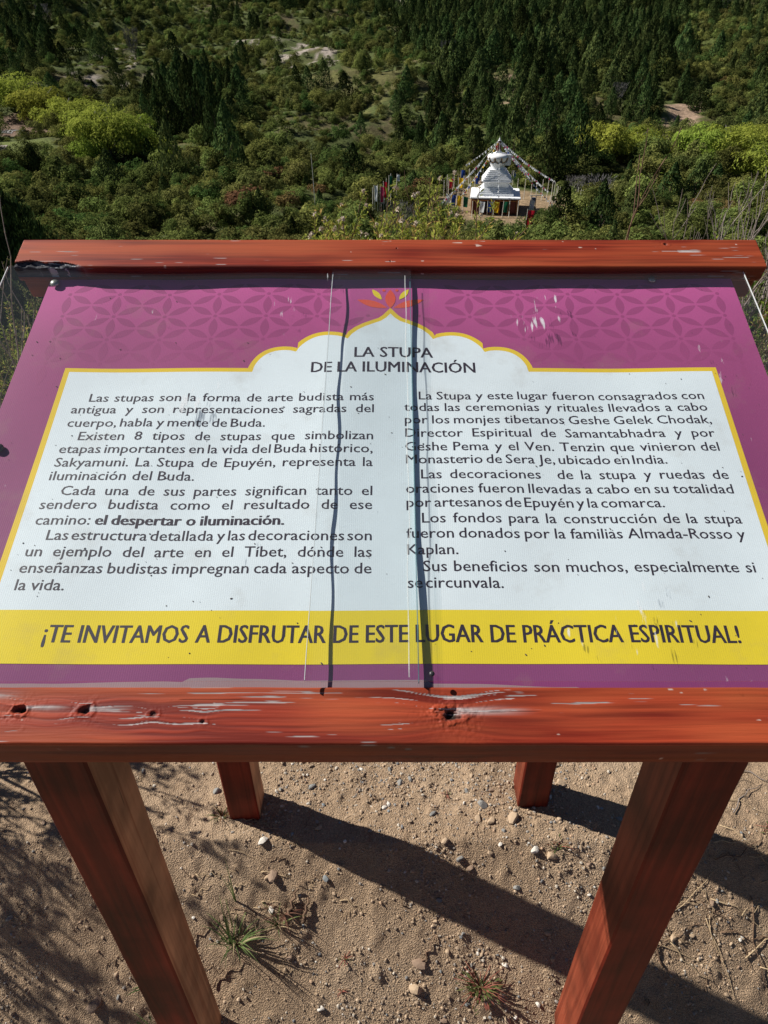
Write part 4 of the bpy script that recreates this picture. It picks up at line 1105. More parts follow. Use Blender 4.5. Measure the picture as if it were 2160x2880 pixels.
def instanced(name, rows, sources, label, cat):
    """a mass of plants past the ones built singly: points that carry copies of the meshes above"""
    rows = np.array(rows); n = len(rows); P = np.stack([rows[:, 0], rows[:, 1], terrain_z(rows[:, 0], rows[:, 1]) - 0.1], 1)
    me = bpy.data.meshes.new(name); me.vertices.add(n); me.vertices.foreach_set('co', P.astype(np.float32).ravel()); me.update()
    r = np.random.default_rng(n)
    for nm, kind, vals in (('size', 'FLOAT_VECTOR', np.stack([rows[:, 3] * r.uniform(0.85, 1.3, n), rows[:, 3], rows[:, 2] * r.uniform(0.85, 1.2, n)], 1)), ('turn', 'FLOAT_VECTOR', np.stack([r.normal(0, 0.05, n), r.normal(0, 0.05, n), r.random(n) * 6.28], 1))):
        a = me.attributes.new(nm, kind, 'POINT'); a.data.foreach_set('vector', vals.astype(np.float32).ravel())
    a = me.attributes.new('pick', 'INT', 'POINT'); a.data.foreach_set('value', r.integers(0, len(sources), n).astype(np.int32))
    o = link(name, me, label=label, cat=cat, kind='stuff')
    ng = bpy.data.node_groups.new(name, 'GeometryNodeTree')
    ng.interface.new_socket('Geometry', in_out='INPUT', socket_type='NodeSocketGeometry'); ng.interface.new_socket('Geometry', in_out='OUTPUT', socket_type='NodeSocketGeometry')
    gi = ng.nodes.new('NodeGroupInput'); go = ng.nodes.new('NodeGroupOutput'); jn = ng.nodes.new('GeometryNodeJoinGeometry'); ip = ng.nodes.new('GeometryNodeInstanceOnPoints')
    for s in reversed(sources):
        oi = ng.nodes.new('GeometryNodeObjectInfo'); oi.inputs['Object'].default_value = s; oi.transform_space = 'ORIGINAL'
        gg = ng.nodes.new('GeometryNodeGeometryToInstance'); ng.links.new(oi.outputs['Geometry'], gg.inputs[0]); ng.links.new(gg.outputs[0], jn.inputs[0])
    def at(nm, ty):
        q = ng.nodes.new('GeometryNodeInputNamedAttribute'); q.data_type = ty; q.inputs[0].default_value = nm; return q.outputs['Attribute']
    ng.links.new(gi.outputs[0], ip.inputs['Points']); ng.links.new(jn.outputs[0], ip.inputs['Instance']); ip.inputs['Pick Instance'].default_value = True
    ng.links.new(at('pick', 'INT'), ip.inputs['Instance Index']); ng.links.new(at('size', 'FLOAT_VECTOR'), ip.inputs['Scale'])
    ng.links.new(at('turn', 'FLOAT_VECTOR'), ip.inputs['Rotation'])
    ng.links.new(ip.outputs[0], go.inputs[0])
    m = o.modifiers.new('plants', 'NODES'); m.node_group = ng
    return o
def sources_of(meshes):
    res = []
    for m in meshes:
        for o in bpy.data.objects:
            if o.data == m: res.append(o); break
    return res
# the woods and scrub go on either side and over the ridge
r = np.random.default_rng(77); ey = np.sqrt(12.0 ** 2 + (630.0 ** 2 - 144) * r.random(22000)); ex = (r.random(22000) * 2 - 1) * (1.15 * ey + 55)
out = ((np.abs(ex) > halfw(ey) - 2) | (ey > 515)) & (np.abs(ex) < 425)
ex, ey = ex[out], ey[out]; wood = fbm(ex / 60, ey / 60, 38, 3) > 0.12
for x, y, t, u in zip(ex.tolist(), ey.tolist(), (wood & (r.random(len(ex)) < 0.7)).tolist(), r.random(len(ex)).tolist()):
    if t: h = 3.5 + 5 * u * u; tree_rest.append((x, y, h, h * 0.62))
    else: s = 1.8 + 2.6 * u * u; scrub_rest.append((x, y, s * 1.1, s * 1.35))
instanced('far_conifers', tree_rest, sources_of(CONE), 'mass of dark conifers covering the upper slopes of the hill', 'woods')
instanced('far_scrub', scrub_rest, sources_of(SHR), 'dense green and olive scrub covering the hillside', 'scrub')
# low undergrowth between the shrubs
X, Y, r = scatter(34000, 44, 420, 8)
keep = (r.random(len(X)) < np.where(Y < 150, 0.8, 0.5) * (0.35 + sstep(-0.4, 0.2, fbm(X / 7, Y / 7, 55, 3)))) & clear_of(X, Y)
for k in ('rock1', 'rock2', 'rock3', 'rock4', 'rock6'): keep &= ~(zone(k, X, Y, 3) & (r.random(len(X)) < 0.93))
keep &= ~(zone('dry', X, Y) & (r.random(len(X)) < 0.93))
s = 0.7 + 0.7 * r.random(keep.sum())
instanced('undergrowth', np.stack([X[keep], Y[keep], s, s * 1.8], 1), sources_of(SHR), 'low tangled undergrowth between the shrubs on the hillside', 'undergrowth')
print('counts', len(TX), len(SX_), int(keep.sum()))

# ================================================================= stupa and its clearing
WHT = plain_mat('limewash_white', (0.88, 0.89, 0.90, 1), 0.7, 0.3, 0.05, 1.5)
STEPW = plain_mat('limewash_step', (0.80, 0.82, 0.84, 1), 0.7, 0.3, 0.12, 2.5)
MAR = plain_mat('dark_red_paint', (0.115, 0.018, 0.016, 1), 0.5, 0.4)
BRK = plain_mat('brown_wall', (0.085, 0.028, 0.018, 1), 0.8, 0.3, 0.25, 3)
TIM = plain_mat('orange_timber', (0.42, 0.17, 0.06, 1), 0.7)
GLD = plain_mat('ochre_relief', (0.30, 0.17, 0.06, 1), 0.6)
BLU_R = plain_mat('blue_relief', (0.08, 0.11, 0.18, 1), 0.6)
DKO = plain_mat('dark_opening', (0.02, 0.014, 0.012, 1), 0.8)
SX0, SY0 = STUPA
st = link('stupa', None, loc=(SX0, SY0, STUPA_Z), rz=math.radians(-7), label='white tiered stupa with dome and dark red spire above a brown ground floor', cat='stupa')
Hb = 2.15
mb = MB().frustum(0, Hb, 3.25, 3.25); link('base_wall', mb.mesh('base_wall', BRK), st)
for side in range(4):
    R = Matrix.Rotation(side * math.pi / 2, 3, 'Z')
    for k in range(5):
        x = -2.55 + k * 1.275
        mb = MB().box((x, -3.27, 1.0), (0.82, 0.06, 1.5)); mb.V = [tuple(R @ Vector(p)) for p in mb.V]; link('wall_panel', mb.mesh('wall_panel', DKO if k % 2 else MAR), st)
    mb = MB().box((0, -3.34, 1.88), (6.6, 0.09, 0.10)); mb.V = [tuple(R @ Vector(p)) for p in mb.V]; link('beam', mb.mesh('beam', TIM), st)
    for k in range(6):
        mb = MB().box((-3.19 + k * 1.275, -3.42, 1.05), (0.12, 0.12, 2.1)); mb.V = [tuple(R @ Vector(p)) for p in mb.V]; link('pillar', mb.mesh('pillar', TIM), st)
link('roof_slab', bevel_mesh(MB().frustum(Hb, Hb + 0.20, 3.68, 3.62).mesh('roof_slab', WHT), 0.03, 1), st)
_n0 = len(bpy.data.objects); _first = set(o.name for o in bpy.data.objects)
z = Hb + 0.20
for w, h in ((2.62, 0.42), (2.42, 0.26), (2.22, 0.26), (2.02, 0.22)):
    link('step', bevel_mesh(MB().frustum(z, z + h, w, w - 0.02).mesh('step', STEPW), 0.02, 1), st); z += h
link('throne_block', MB().frustum(z, z + 0.92, 1.74, 1.82).mesh('throne_block', WHT), st); z += 0.92
link('cornice', bevel_mesh(MB().frustum(z, z + 0.22, 1.86, 2.16).mesh('cornice', WHT), 0.015, 1), st); z += 0.22
link('cornice_slab', MB().frustum(z, z + 0.12, 2.2, 2.18).mesh('cornice_slab', WHT), st); z += 0.12
w = 2.0
for k in range(6):
    link('step', MB().frustum(z, z + 0.235, w + 0.0, w - 0.03).mesh('step', WHT if k % 2 else STEPW), st); z += 0.235
    link('step_edge', MB().frustum(z, z + 0.055, w + 0.07, w + 0.05).mesh('step_edge', WHT), st); z += 0.055; w -= 0.165
zd = z
prof = [(0.92, zd - 0.02), (0.95, zd + 0.12), (1.02, zd + 0.45), (1.18, zd + 0.95), (1.38, zd + 1.4), (1.52, zd + 1.75), (1.57, zd + 1.98), (1.52, zd + 2.2), (1.36, zd + 2.4), (1.05, zd + 2.55), (0.6, zd + 2.63), (0.3, zd + 2.66)]
link('dome', MB().lathe(prof, 40).mesh('dome', WHT, True), st)
# niche frame standing out on the side
R = Matrix.Rotation(math.radians(78), 3, 'Z')
mb = MB().box((0, -1.5, zd + 1.55), (0.95, 0.62, 1.7)).box((0, -1.55, zd + 2.44), (1.15, 0.75, 0.12)); mb.V = [tuple(R @ Vector(p)) for p in mb.V]; link('niche', mb.mesh('niche', WHT), st)
# garlands
for k in range(10):
    a0 = math.radians(-90 - 90 + k * 36); a1 = a0 + math.radians(36)
    pts = []
    for q in range(9):
        t = q / 8; a = a0 + (a1 - a0) * t; zz = zd + 1.62 - 0.42 * math.sin(math.pi * t); rr = float(np.interp(zz, [p[1] for p in prof], [p[0] for p in prof])) + 0.015
        pts.append((rr * math.cos(a), rr * math.sin(a), zz))
    link('garland', MB().tube(pts, [0.07] * 9, 5).mesh('garland', GLD), st)
    pts = [(p[0] * 1.0, p[1] * 1.0, p[2] - 0.16) for p in pts]
    pts = [((float(np.interp(p[2], [q[1] for q in prof], [q[0] for q in prof])) + 0.015) * math.cos(math.atan2(p[1], p[0])), (float(np.interp(p[2], [q[1] for q in prof], [q[0] for q in prof])) + 0.015) * math.sin(math.atan2(p[1], p[0])), p[2]) for p in pts]
    link('garland', MB().tube(pts, [0.05] * 9, 5).mesh('garland', BLU_R), st)
    for zz, mt in ((zd + 1.85, GLD), (zd + 1.45, BLU_R)):
        rr = float(np.interp(zz, [p[1] for p in prof], [p[0] for p in prof])) + 0.01
        link('relief', MB().box((rr * math.cos(a0), rr * math.sin(a0), zz), (0.2, 0.2, 0.34 if mt is GLD else 0.5)).mesh('relief', mt), st)
z = zd + 2.62
link('neck', bevel_mesh(MB().frustum(z, z + 0.22, 0.46, 0.42).mesh('neck', WHT), 0.02, 1), st)
link('neck', bevel_mesh(MB().frustum(z + 0.22, z + 0.38, 0.34, 0.32).mesh('neck', WHT), 0.02, 1), st); z += 0.38
prof2 = []
for k in range(13):
    r_ = 0.36 - 0.018 * k; zz = z + k * 0.125; prof2 += [(r_, zz), (r_ + 0.02, zz + 0.03), (r_ + 0.02, zz + 0.085), (r_ - 0.015, zz + 0.1)]
link('spire', MB().lathe(prof2, 20).mesh('spire', MAR, True), st); z += 13 * 0.125
link('parasol', MB().lathe([(0.05, z), (0.26, z + 0.02), (0.22, z + 0.10), (0.05, z + 0.16)], 20).mesh('parasol', WHT, True), st)
link('finial', MB().lathe([(0.05, z + 0.15), (0.13, z + 0.25), (0.10, z + 0.36), (0.03, z + 0.46), (0.015, z + 0.62)], 14).mesh('finial', WHT, True), st)
KV = 0.785                                   # storeys above the slab in their true height
for o in bpy.data.objects:
    if o.name not in _first:
        zb = Hb + 0.2; A = np.empty(len(o.data.vertices) * 3, np.float32); o.data.vertices.foreach_get('co', A); A = A.reshape(-1, 3); A[:, 2] = zb + (A[:, 2] - zb) * KV; o.data.vertices.foreach_set('co', A.ravel()); o.data.update()
TOP = Vector((SX0, SY0, STUPA_Z + Hb + 0.2 + (z - Hb - 0.2) * KV + 0.15))

# ---- flag poles and flags
POLE = plain_mat('pale_bamboo', (0.74, 0.71, 0.62, 1), 0.7, 0.3, 0.15, 6)
CLR_ = {'white': (0.72, 0.76, 0.80, 1), 'blue': (0.02, 0.06, 0.30, 1), 'yellow': (0.78, 0.50, 0.02, 1), 'green': (0.01, 0.10, 0.05, 1), 'red': (0.55, 0.02, 0.04, 1), 'pink': (0.62, 0.06, 0.16, 1)}
FM = {}
for k, c in CLR_.items():
    m, nt, b = node_mat(k + '_cloth'); b.inputs['Base Color'].default_value = c; b.inputs['Roughness'].default_value = 0.9
    t = N(nt, 'ShaderNodeBsdfTranslucent'); t.inputs[0].default_value = c; mx = N(nt, 'ShaderNodeMixShader'); mx.inputs[0].default_value = 0.35
    nt.links.new(b.outputs[0], mx.inputs[1]); nt.links.new(t.outputs[0], mx.inputs[2]); nt.links.new(mx.outputs[0], nt.nodes['Material Output'].inputs[0]); FM[k] = m
def flag_mesh(w, h, mat, seed):
    nu, nv = 9, 9; V = []
    for i in range(nu):
        for j in range(nv):
            u = i / (nu - 1); v = j / (nv - 1)
            V.append((0.04 + u * w * (0.92 - 0.12 * v), 0.16 * w * math.sin(u * 5 + seed + v * 2.2) * u + 0.05 * math.sin(v * 7 + seed), -v * h - 0.14 * u * w * (0.6 + 0.4 * math.sin(seed))))
    F = [(i * nv + j, (i + 1) * nv + j, (i + 1) * nv + j + 1, i * nv + j + 1) for i in range(nu - 1) for j in range(nv - 1)]
    me = mesh_from('flag', V, F, [mat], smooth=True); return me
pole_me = {}
def pole(x, y, h, label, group, flag=None, z=None, fw=0.62, fh=1.35, tilt=None, r=0.058, cat='flag pole', name='flag_pole'):
    z = float(terrain_z(x, y)) if z is None else z
    t = link(name, None, loc=(x, y, z - 0.2), rz=0, label=label, cat=cat, group=group); t.empty_display_size = 0.2
    t.rotation_euler = (random.gauss(0, 0.014), random.gauss(0, 0.016), random.uniform(-0.5, 0.3)) if tilt is None else tilt
    link('pole', MB().tube([(0, 0, 0), (0.008, 0.004, (h + 0.2) * 0.5), (0, 0, h + 0.2)], [r, r * 0.9, r * 0.7], 6).mesh('pole', POLE), t)
    if flag: link('flag', flag_mesh(fw, fh, FM[flag], x * 3), t, loc=(0, 0, h + 0.12))
    return t
front = [('white', 5), ('blue', 6), ('yellow', 7), ('green', 8), (None, 9), ('white', 10), ('blue', 11), ('yellow', 12), ('green', 13), (None, 14)]
fl = {}
for i, (x, y, h) in enumerate(POLES):
    f = None; z = None
    if 14 < i < 26:
        f = ['white', 'blue', 'yellow', 'green', None, 'white', 'blue', 'yellow', 'green', None, None][i - 15]
        h = 2.35; 
        if y < 110.5 and x > 11.5 or y < 109: y = 106.9
        z = STUPA_Z - 0.05
    if i == 2: f = None
    if i == 3: f = 'red'
    if i == 12: f = 'blue'
    if i == 6: f = 'yellow'
    if i == 7: f = 'blue'
    if i == 37: f = 'blue'
    if i == 15: pass
    if i == 51: f = 'white'
    if 40 < i < 51 or i == 52: grp = 'tall bare poles right of the clearing'; lb = 'bare white pole in the row right of the stupa clearing'
    elif x > SX0 + 3: grp = 'white poles round the right side of the clearing'; lb = 'bare white pole on the right edge of the stupa clearing'
    elif y > 116: grp = 'white poles behind the left of the stupa'; lb = 'bare white pole on the clearing behind and left of the stupa'
    else: grp = 'white poles before the stupa'; lb = 'bare white pole in front of the brown stupa ground floor'
    if f:
        pl = 'in front of the stupa' if y < 112.5 else 'left behind the stupa' if x < SX0 else 'right of the stupa'
        lb = 'white pole with hanging %s flag %s' % (f, pl); grp = 'poles with flags round the stupa'
    pole(x, y, h * 0.97, lb, grp, f, z, fw=0.75, fh=1.45)
pole(17.8, 96.8, 3.5, 'long pole with large crimson flag in the scrub before the stupa', 'poles with flags round the stupa', 'red', z=-22.2, fw=1.0, fh=2.2, tilt=(0, 0.05, -0.2), r=0.05)
pole(-11.6, 114.4, 7.6, 'single tall bare metal mast standing in the scrub left of the stupa', 'masts', None, tilt=(0, -0.02, 0), r=0.05, cat='mast', name='mast')
for k, (x, f) in enumerate(((-2.95, None), (-2.65, 'white'), (-2.25, None), (-1.95, 'pink'), (-1.7, 'white'), (-1.35, 'red'), (-0.95, None), (-0.6, 'green'), (-0.25, None))):
    pole(x + 0.3, 112.4 + 0.5 * math.sin(k * 2.2) + 0.8 * k, 3.6 + 0.9 * (k > 4) + 0.3 * math.sin(k), ('pole with %s flag' % f if f else 'bare pole') + ' in the small flag cluster left of the stupa', 'small flag cluster left of the stupa', f, fw=0.55, fh=2.2)
pole(0.95, 117.8, 4.6, 'blue-topped pole with small white flag right of the flag cluster', 'small flag cluster left of the stupa', 'white', fw=0.5, fh=0.9)

# ---- prayer flag strings from the spire
CORD = plain_mat('pale_cord', (0.6, 0.6, 0.58, 1), 0.9)
pf_me = {}
for k, m in FM.items():
    pf_me[k] = mesh_from('small_flag', [(-0.11, 0, 0), (0.11, 0, 0), (0.12, 0.03, -0.15), (0.10, 0.02, -0.28), (-0.10, 0.05, -0.27), (-0.11, 0.03, -0.15)], [(0, 1, 2, 5), (5, 2, 3, 4)], [m])
def string_(end, sag, label, pal, n, thick=0.022, part=0.0):
    end = Vector(end); root = link('prayer_flag_string', None, loc=end, label=label, cat='prayer flags', group='prayer flag strings tied to the spire'); root.empty_display_size = 0.2
    f = lambda t: TOP.lerp(end, t) + Vector((0, 0, -sag * 1.7 * t * (1 - t)))
    link('cord', MB().tube([f(t / 14) - end for t in range(15)], [thick] * 15, 4).mesh('cord', CORD), root)
    for k in range(n):
        t = part + (1 - part) * (k + 0.6) / n; p = f(t) - end
        link('small_flag', pf_me[pal[k % len(pal)]], root, loc=p, rz=random.uniform(-0.9, 0.9), scale=random.uniform(0.8, 1.2)).rotation_euler[0] = random.uniform(-0.5, 0.5)
A5 = ['white', 'yellow', 'red', 'white', 'yellow', 'green', 'white', 'blue']
W5 = ['white', 'white', 'white', 'white', 'pink', 'white', 'white']
G0 = STUPA_Z
string_((6.4, 108.3, G0 + 0.8), 0.9, 'string of mostly white prayer flags falling to the far left pole', W5, 34, part=0.25)
string_((10.4, 110.5, G0 + 2.1), 0.7, 'colourful yellow and red prayer flag string left of the stupa', A5, 30)
string_((12.2, 124.0, G0 + 4.2), 0.35, 'thin cord with small pale flags running back left from the spire', ['white'], 12)
string_((21.4, 116.5, G0 + 3.6), 0.5, 'shortest white prayer flag string right of the spire', W5, 30)
string_((24.3, 115.4, G0 + 1.9), 0.9, 'thick string of white prayer flags to the right clearing edge', W5, 44, 0.03)
string_((25.3, 116.4, G0 + 3.2), 0.9, 'uppermost white prayer flag string reaching the right poles', W5, 36)
string_((24.6, 111.3, G0 + 0.6), 1.0, 'prayer flag string ending low beside the wooden kiosk', ['white', 'white', 'pink', 'white', 'blue'], 30)
string_((15.6, 107.6, G0 + 2.4), 0.3, 'thin white cord with few flags hanging down the front of the dome', ['white'], 10, 0.018)

# ---- kiosk
OLDW = plain_mat('old_timber', (0.30, 0.26, 0.22, 1), 0.8, 0.3, 0.3, 8)
ks = link('bell_frame', None, loc=(21.7, 113.0, STUPA_Z), rz=0.2, label='small timber frame with dark box on the bare clearing right of the stupa', cat='wooden frame')
for s in (-0.35, 0.35): link('post', MB().box((s, 0, 0.85), (0.10, 0.10, 1.7)).mesh('post', OLDW), ks)
link('beam', MB().box((0.30, 0, 1.75), (1.9, 0.12, 0.12)).mesh('beam', plain_mat('pale_timber', (0.60, 0.55, 0.46, 1), 0.8)), ks)
link('box', bevel_mesh(MB().box((0, 0, 1.15), (0.52, 0.4, 0.62)).mesh('box', BLU_R), 0.02, 1), ks)
link('shelf', MB().box((0, 0, 0.55), (0.62, 0.35, 0.07)).mesh('shelf', OLDW), ks)

# ---- shed and pile of cut branches on the left meadow
SHD = plain_mat('blue_grey_boards', (0.09, 0.11, 0.17, 1), 0.8, 0.3, 0.3, 4)
sx, sy = -73.0, 142.6; sz_ = float(terrain_z(sx, sy))
sh = link('shed', None, loc=(sx, sy, sz_), rz=0.15, label='low blue-grey shed at the edge of the green lawn at far left', cat='shed')
link('wall', MB().frustum(-0.3, 1.5, 1.9, 1.9, 1.4, 1.4).mesh('wall', SHD), sh)
link('roof', MB().add([(-2.1, -1.7, 1.5), (2.1, -1.7, 1.5), (2.1, 1.7, 1.9), (-2.1, 1.7, 1.9), (-2.1, -1.7, 1.62), (2.1, -1.7, 1.62), (2.1, 1.7, 2.02), (-2.1, 1.7, 2.02)], [(0, 3, 2, 1), (4, 5, 6, 7), (0, 1, 5, 4), (1, 2, 6, 5), (2, 3, 7, 6), (3, 0, 4, 7)]).mesh('roof', OLDW), sh)
link('door', MB().box((0.3, -1.42, 0.75), (0.8, 0.05, 1.4)).mesh('door', DKO), sh)
PALE = plain_mat('stripped_wood', (0.55, 0.55, 0.53, 1), 0.8)
for k in range(22):
    x = -85.5 + random.uniform(-4, 4.5); y = 174 + random.uniform(-4, 4); a = random.uniform(-0.6, 0.6); L = random.uniform(1.5, 3.5)
    link('cut_branch', MB().tube([(-L / 2, 0, 0.1), (0, 0.15, 0.3), (L / 2, 0, 0.12)], [0.10, 0.13, 0.07], 6).mesh('cut_branch', PALE), loc=(x, y, float(terrain_z(x, y))), rz=a, label='pale stripped branch lying in the heap on the pinkish meadow at left', cat='branch', group='heap of stripped branches')

# ================================================================= plants close to the lookout
L_SPEAR = foliage_mat('spear_leaves', (0.20, 0.27, 0.045), (0.42, 0.48, 0.10), 0.35, objvar=0.08, third=(0.55, 0.42, 0.14))
L_TINY = foliage_mat('tiny_leaves', (0.07, 0.095, 0.030), (0.19, 0.22, 0.08), 0.3, objvar=0.12, third=(0.26, 0.21, 0.10))
L_BROAD = foliage_mat('broad_leaves', (0.09, 0.17, 0.025), (0.22, 0.30, 0.05), 0.4, objvar=0.1, third=(0.45, 0.30, 0.07))
L_BLADE = foliage_mat('grass_blades', (0.08, 0.14, 0.045), (0.20, 0.26, 0.10), 0.35, objvar=0.12, third=(0.45, 0.38, 0.22))
L_WEED = foliage_mat('weed_leaves', (0.07, 0.10, 0.03), (0.16, 0.19, 0.07), 0.3, objvar=0.15, third=(0.22, 0.09, 0.06))
FLW = plain_mat('pale_flower_heads', (0.66, 0.56, 0.46, 1), 0.9, 0.2, 0.2, 300)
TWG = plain_mat('grey_twig', (0.25, 0.21, 0.185, 1), 0.85, 0.2, 0.3, 60)
TWB = plain_mat('brown_twig', (0.16, 0.10, 0.065, 1), 0.85, 0.2, 0.35, 60)
STRAW = plain_mat('straw', (0.48, 0.36, 0.22, 1), 0.85, 0.2, 0.25, 60)

def grow(r, p, d, length, rad, depth, paths, tips, wob=0.25, split=(2, 3), shrink=0.68, up=0.15, spread=0.55):
    """a branching stem: paths = [(points, radii)], tips = [(point, direction)]"""
    n = 5; pts = [p]; q = p.copy(); dd = d.copy()
    for k in range(n):
        dd = (dd + Vector((r.gauss(0, wob), r.gauss(0, wob), r.gauss(0, wob * 0.6) + up)) * 0.35).normalized(); q = q + dd * (length / n); pts.append(q)
    paths.append((pts, [rad * (1 - 0.4 * k / n) for k in range(n + 1)]))
    if depth == 0: tips.append((pts, dd)); return
    for k in range(r.randint(*split)):
        a = Vector((r.gauss(0, 1), r.gauss(0, 1), r.gauss(0, 0.6) + 0.2)).normalized(); nd = (dd + a * spread).normalized()
        grow(r, pts[-1] if k == 0 or r.random() < 0.6 else pts[3], nd, length * shrink * r.uniform(0.75, 1.2), rad * 0.58, depth - 1, paths, tips, wob, split, shrink, up, spread)
def bush(name, x, y, seed, stems, length, rad, depth, leafm, leaf_len, leaf_w, per_tip, label, cat, group=None, twigm=TWB, flowers=0, lean=(0, 0), z=None, spread=0.5, flare=0.5, up=0.25, shrink=0.68, split=(2, 3), everywhere=True):
    r = random.Random(seed); nr = np.random.default_rng(seed); z = float(terrain_z(x, y)) if z is None else z
    root = link(name, None, loc=(x, y, z - 0.03), label=label, cat=cat, group=group); root.empty_display_size = 0.1
    paths, tips = [], []
    allp = []
    for k in range(stems):
        a = r.random() * 6.283; d = Vector((flare * math.cos(a) * r.uniform(0.3, 1) + lean[0], flare * math.sin(a) * r.uniform(0.3, 1) + lean[1], 1)).normalized()
        grow(r, Vector((0.04 * math.cos(a) * stems / 5, 0.04 * math.sin(a) * stems / 5, 0)), d, length * r.uniform(0.8, 1.15), rad, depth, paths, tips, up=up, spread=spread, shrink=shrink, split=split)
    leafy = [(pts, (pts[-1] - pts[-2]).normalized()) for pts, rr in paths if rr[0] < rad * 0.6] if everywhere else tips
    mb = MB()
    for pts, rr in paths: mb.tube(pts, rr, 5 if rr[0] > 0.004 else 4, cap=False)
    link('stems', mb.mesh('stems', twigm, True), root)
    if per_tip:
        C, T, Nn = [], [], []
        for pts, d in leafy:
            for k in range(per_tip):
                t = r.random() * (len(pts) - 1.01); i = int(t); p = pts[i].lerp(pts[i + 1], t - i)
                o = Vector((r.gauss(0, 1), r.gauss(0, 1), r.gauss(0, 1))); o = (o - d * o.dot(d)).normalized(); td = (d * 0.7 + o * 0.8).normalized()
                C.append(p + td * leaf_len * 0.5 + o * 0.002); T.append(td); nn = td.cross(o.cross(td)).cross(td); Nn.append((d - td * d.dot(td) + Vector((r.gauss(0, .35), r.gauss(0, .35), r.gauss(0, .35)))).normalized())
        C = np.array([tuple(c) for c in C]); T = np.array([tuple(c) for c in T]); Nn = unit(np.array([tuple(c) for c in Nn])); m = len(C)
        s = 0.6 + 0.6 * nr.random(m)
        # folded leaf: two halves either side of the midrib
        Tn = unit(T - Nn * np.sum(T * Nn, 1, keepdims=True)); B = np.cross(Nn, Tn); L = (leaf_len * s)[:, None] / 2; W = (leaf_w * s)[:, None] / 2
        V = np.stack([C - Tn * L, C + B * W + Nn * W * 0.45 - Tn * L * 0.1, C + Tn * L - Nn * L * 0.12, C - B * W + Nn * W * 0.45 - Tn * L * 0.1], 1).reshape(-1, 3)
        i = np.arange(m)[:, None] * 4; F = np.concatenate([i + np.array([[0, 1, 2]]), i + np.array([[0, 2, 3]])], 1).reshape(-1, 3)
        me = mesh_from('foliage', V, F, [leafm]); tint = nr.random(m) ** 1.2; tint = np.where(nr.random(m) < 0.12, 1.0, tint * 0.75); set_attr(me, 'tint', np.repeat(tint, 2)); link('foliage', me, root)
    if flowers:
        up_t = sorted(tips, key=lambda t: -t[0][-1].z)[:int(flowers * 1.6)]; r.shuffle(up_t)
        head = MB()
        for k in range(26):
            d = Vector((r.gauss(0, 1), r.gauss(0, 1), r.gauss(0, 1) + 0.6)).normalized(); p = d * 0.010; o = d.orthogonal().normalized(); o2 = d.cross(o)
            head.add([p * 0.3 + o * 0.003, p * 0.3 - o * 0.002 + o2 * 0.003, p * 0.3 - o * 0.002 - o2 * 0.003, p * 1.35 + o * 0.002], [(0, 1, 3), (1, 2, 3), (2, 0, 3)])
        hm = head.mesh('flower_head', FLW)
        for pts, d in up_t[:flowers]: link('flower_head', hm, root, loc=pts[-1] + d * 0.006, rz=r.random() * 6, scale=r.uniform(0.9, 1.8))
    return root

def px_ground(ximg, d):   # sideways offset at distance d for a column of the picture (measured on the photograph)
    return (ximg * 2160 / 1659 - 1098) / 1950 * d
# flowering bushes just beyond the top rail
def sc_x(c, y, z): return px_ground(c, y * 0.813 + (EYE - z) * 0.582)
bush('flowering_shrub', sc_x(705, 4.6, 0.5), 4.6, 11, 13, 0.52, 0.009, 2, L_SPEAR, 0.044, 0.013, 36, 'leafy shrub with pale flower heads left of centre behind the top rail', 'shrub', None, flowers=12, flare=0.30, z=-0.36, spread=0.42, up=0.4)
bush('flowering_shrub', sc_x(768, 4.7, 0.5), 4.7, 12, 13, 0.52, 0.009, 2, L_SPEAR, 0.044, 0.013, 36, 'right half of the flowering clump, a shrub with yellow-green spear leaves', 'shrub', None, flowers=12, flare=0.32, z=-0.38, spread=0.42, up=0.4)
bush('flowering_shrub', sc_x(915, 4.8, 0.5), 4.8, 13, 12, 0.56, 0.009, 2, L_SPEAR, 0.044, 0.013, 34, 'flowering shrub in front of the left edge of the stupa clearing', 'shrub', None, flowers=14, flare=0.30, z=-0.36, spread=0.42, up=0.4)
bush('flowering_shrub', sc_x(968, 5.0, 0.5), 5.0, 14, 12, 0.46, 0.009, 2, L_SPEAR, 0.042, 0.012, 34, 'lower flowering shrub below the blue and yellow flags', 'shrub', None, flowers=12, flare=0.34, z=-0.46, spread=0.42, up=0.35)
bush('twiggy_shrub', sc_x(872, 5.2, 0.4), 5.2, 15, 14, 0.60, 0.010, 3, L_TINY, 0.01, 0.004, 2, 'brownish leafless twiggy shrub between the two flowering shrubs', 'shrub', None, TWB, flare=0.22, z=-0.62, spread=0.32, up=0.5, shrink=0.6)
# tall thin stems and thicket at the right
bush('thin_sapling', sc_x(1292, 3.6, 0.7), 3.6, 25, 1, 0.80, 0.0095, 2, L_SPEAR, 0.030, 0.011, 3, 'tall thin sapling with few yellowed leaves crossing the view right of the stupa', 'sapling', None, TWB, lean=(0.10, 0), flare=0.05, z=0.02, spread=0.5, up=0.55, shrink=0.62, split=(2, 2))
bush('thin_sapling', sc_x(1352, 3.8, 0.7), 3.8, 23, 2, 0.62, 0.007, 1, L_SPEAR, 0.028, 0.010, 5, 'shorter bare sapling just right of the tall thin one', 'sapling', None, TWB, lean=(0.08, 0), flare=0.10, z=-0.05, spread=0.4, up=0.5, split=(1, 2))
bush('leafy_shrub', sc_x(1352, 4.3, 0.2), 4.3, 24, 9, 0.36, 0.006, 2, L_SPEAR, 0.030, 0.013, 9, 'low yellowing shrub at the foot of the thin saplings', 'shrub', None, TWB, flare=0.6, z=-0.20, spread=0.5)
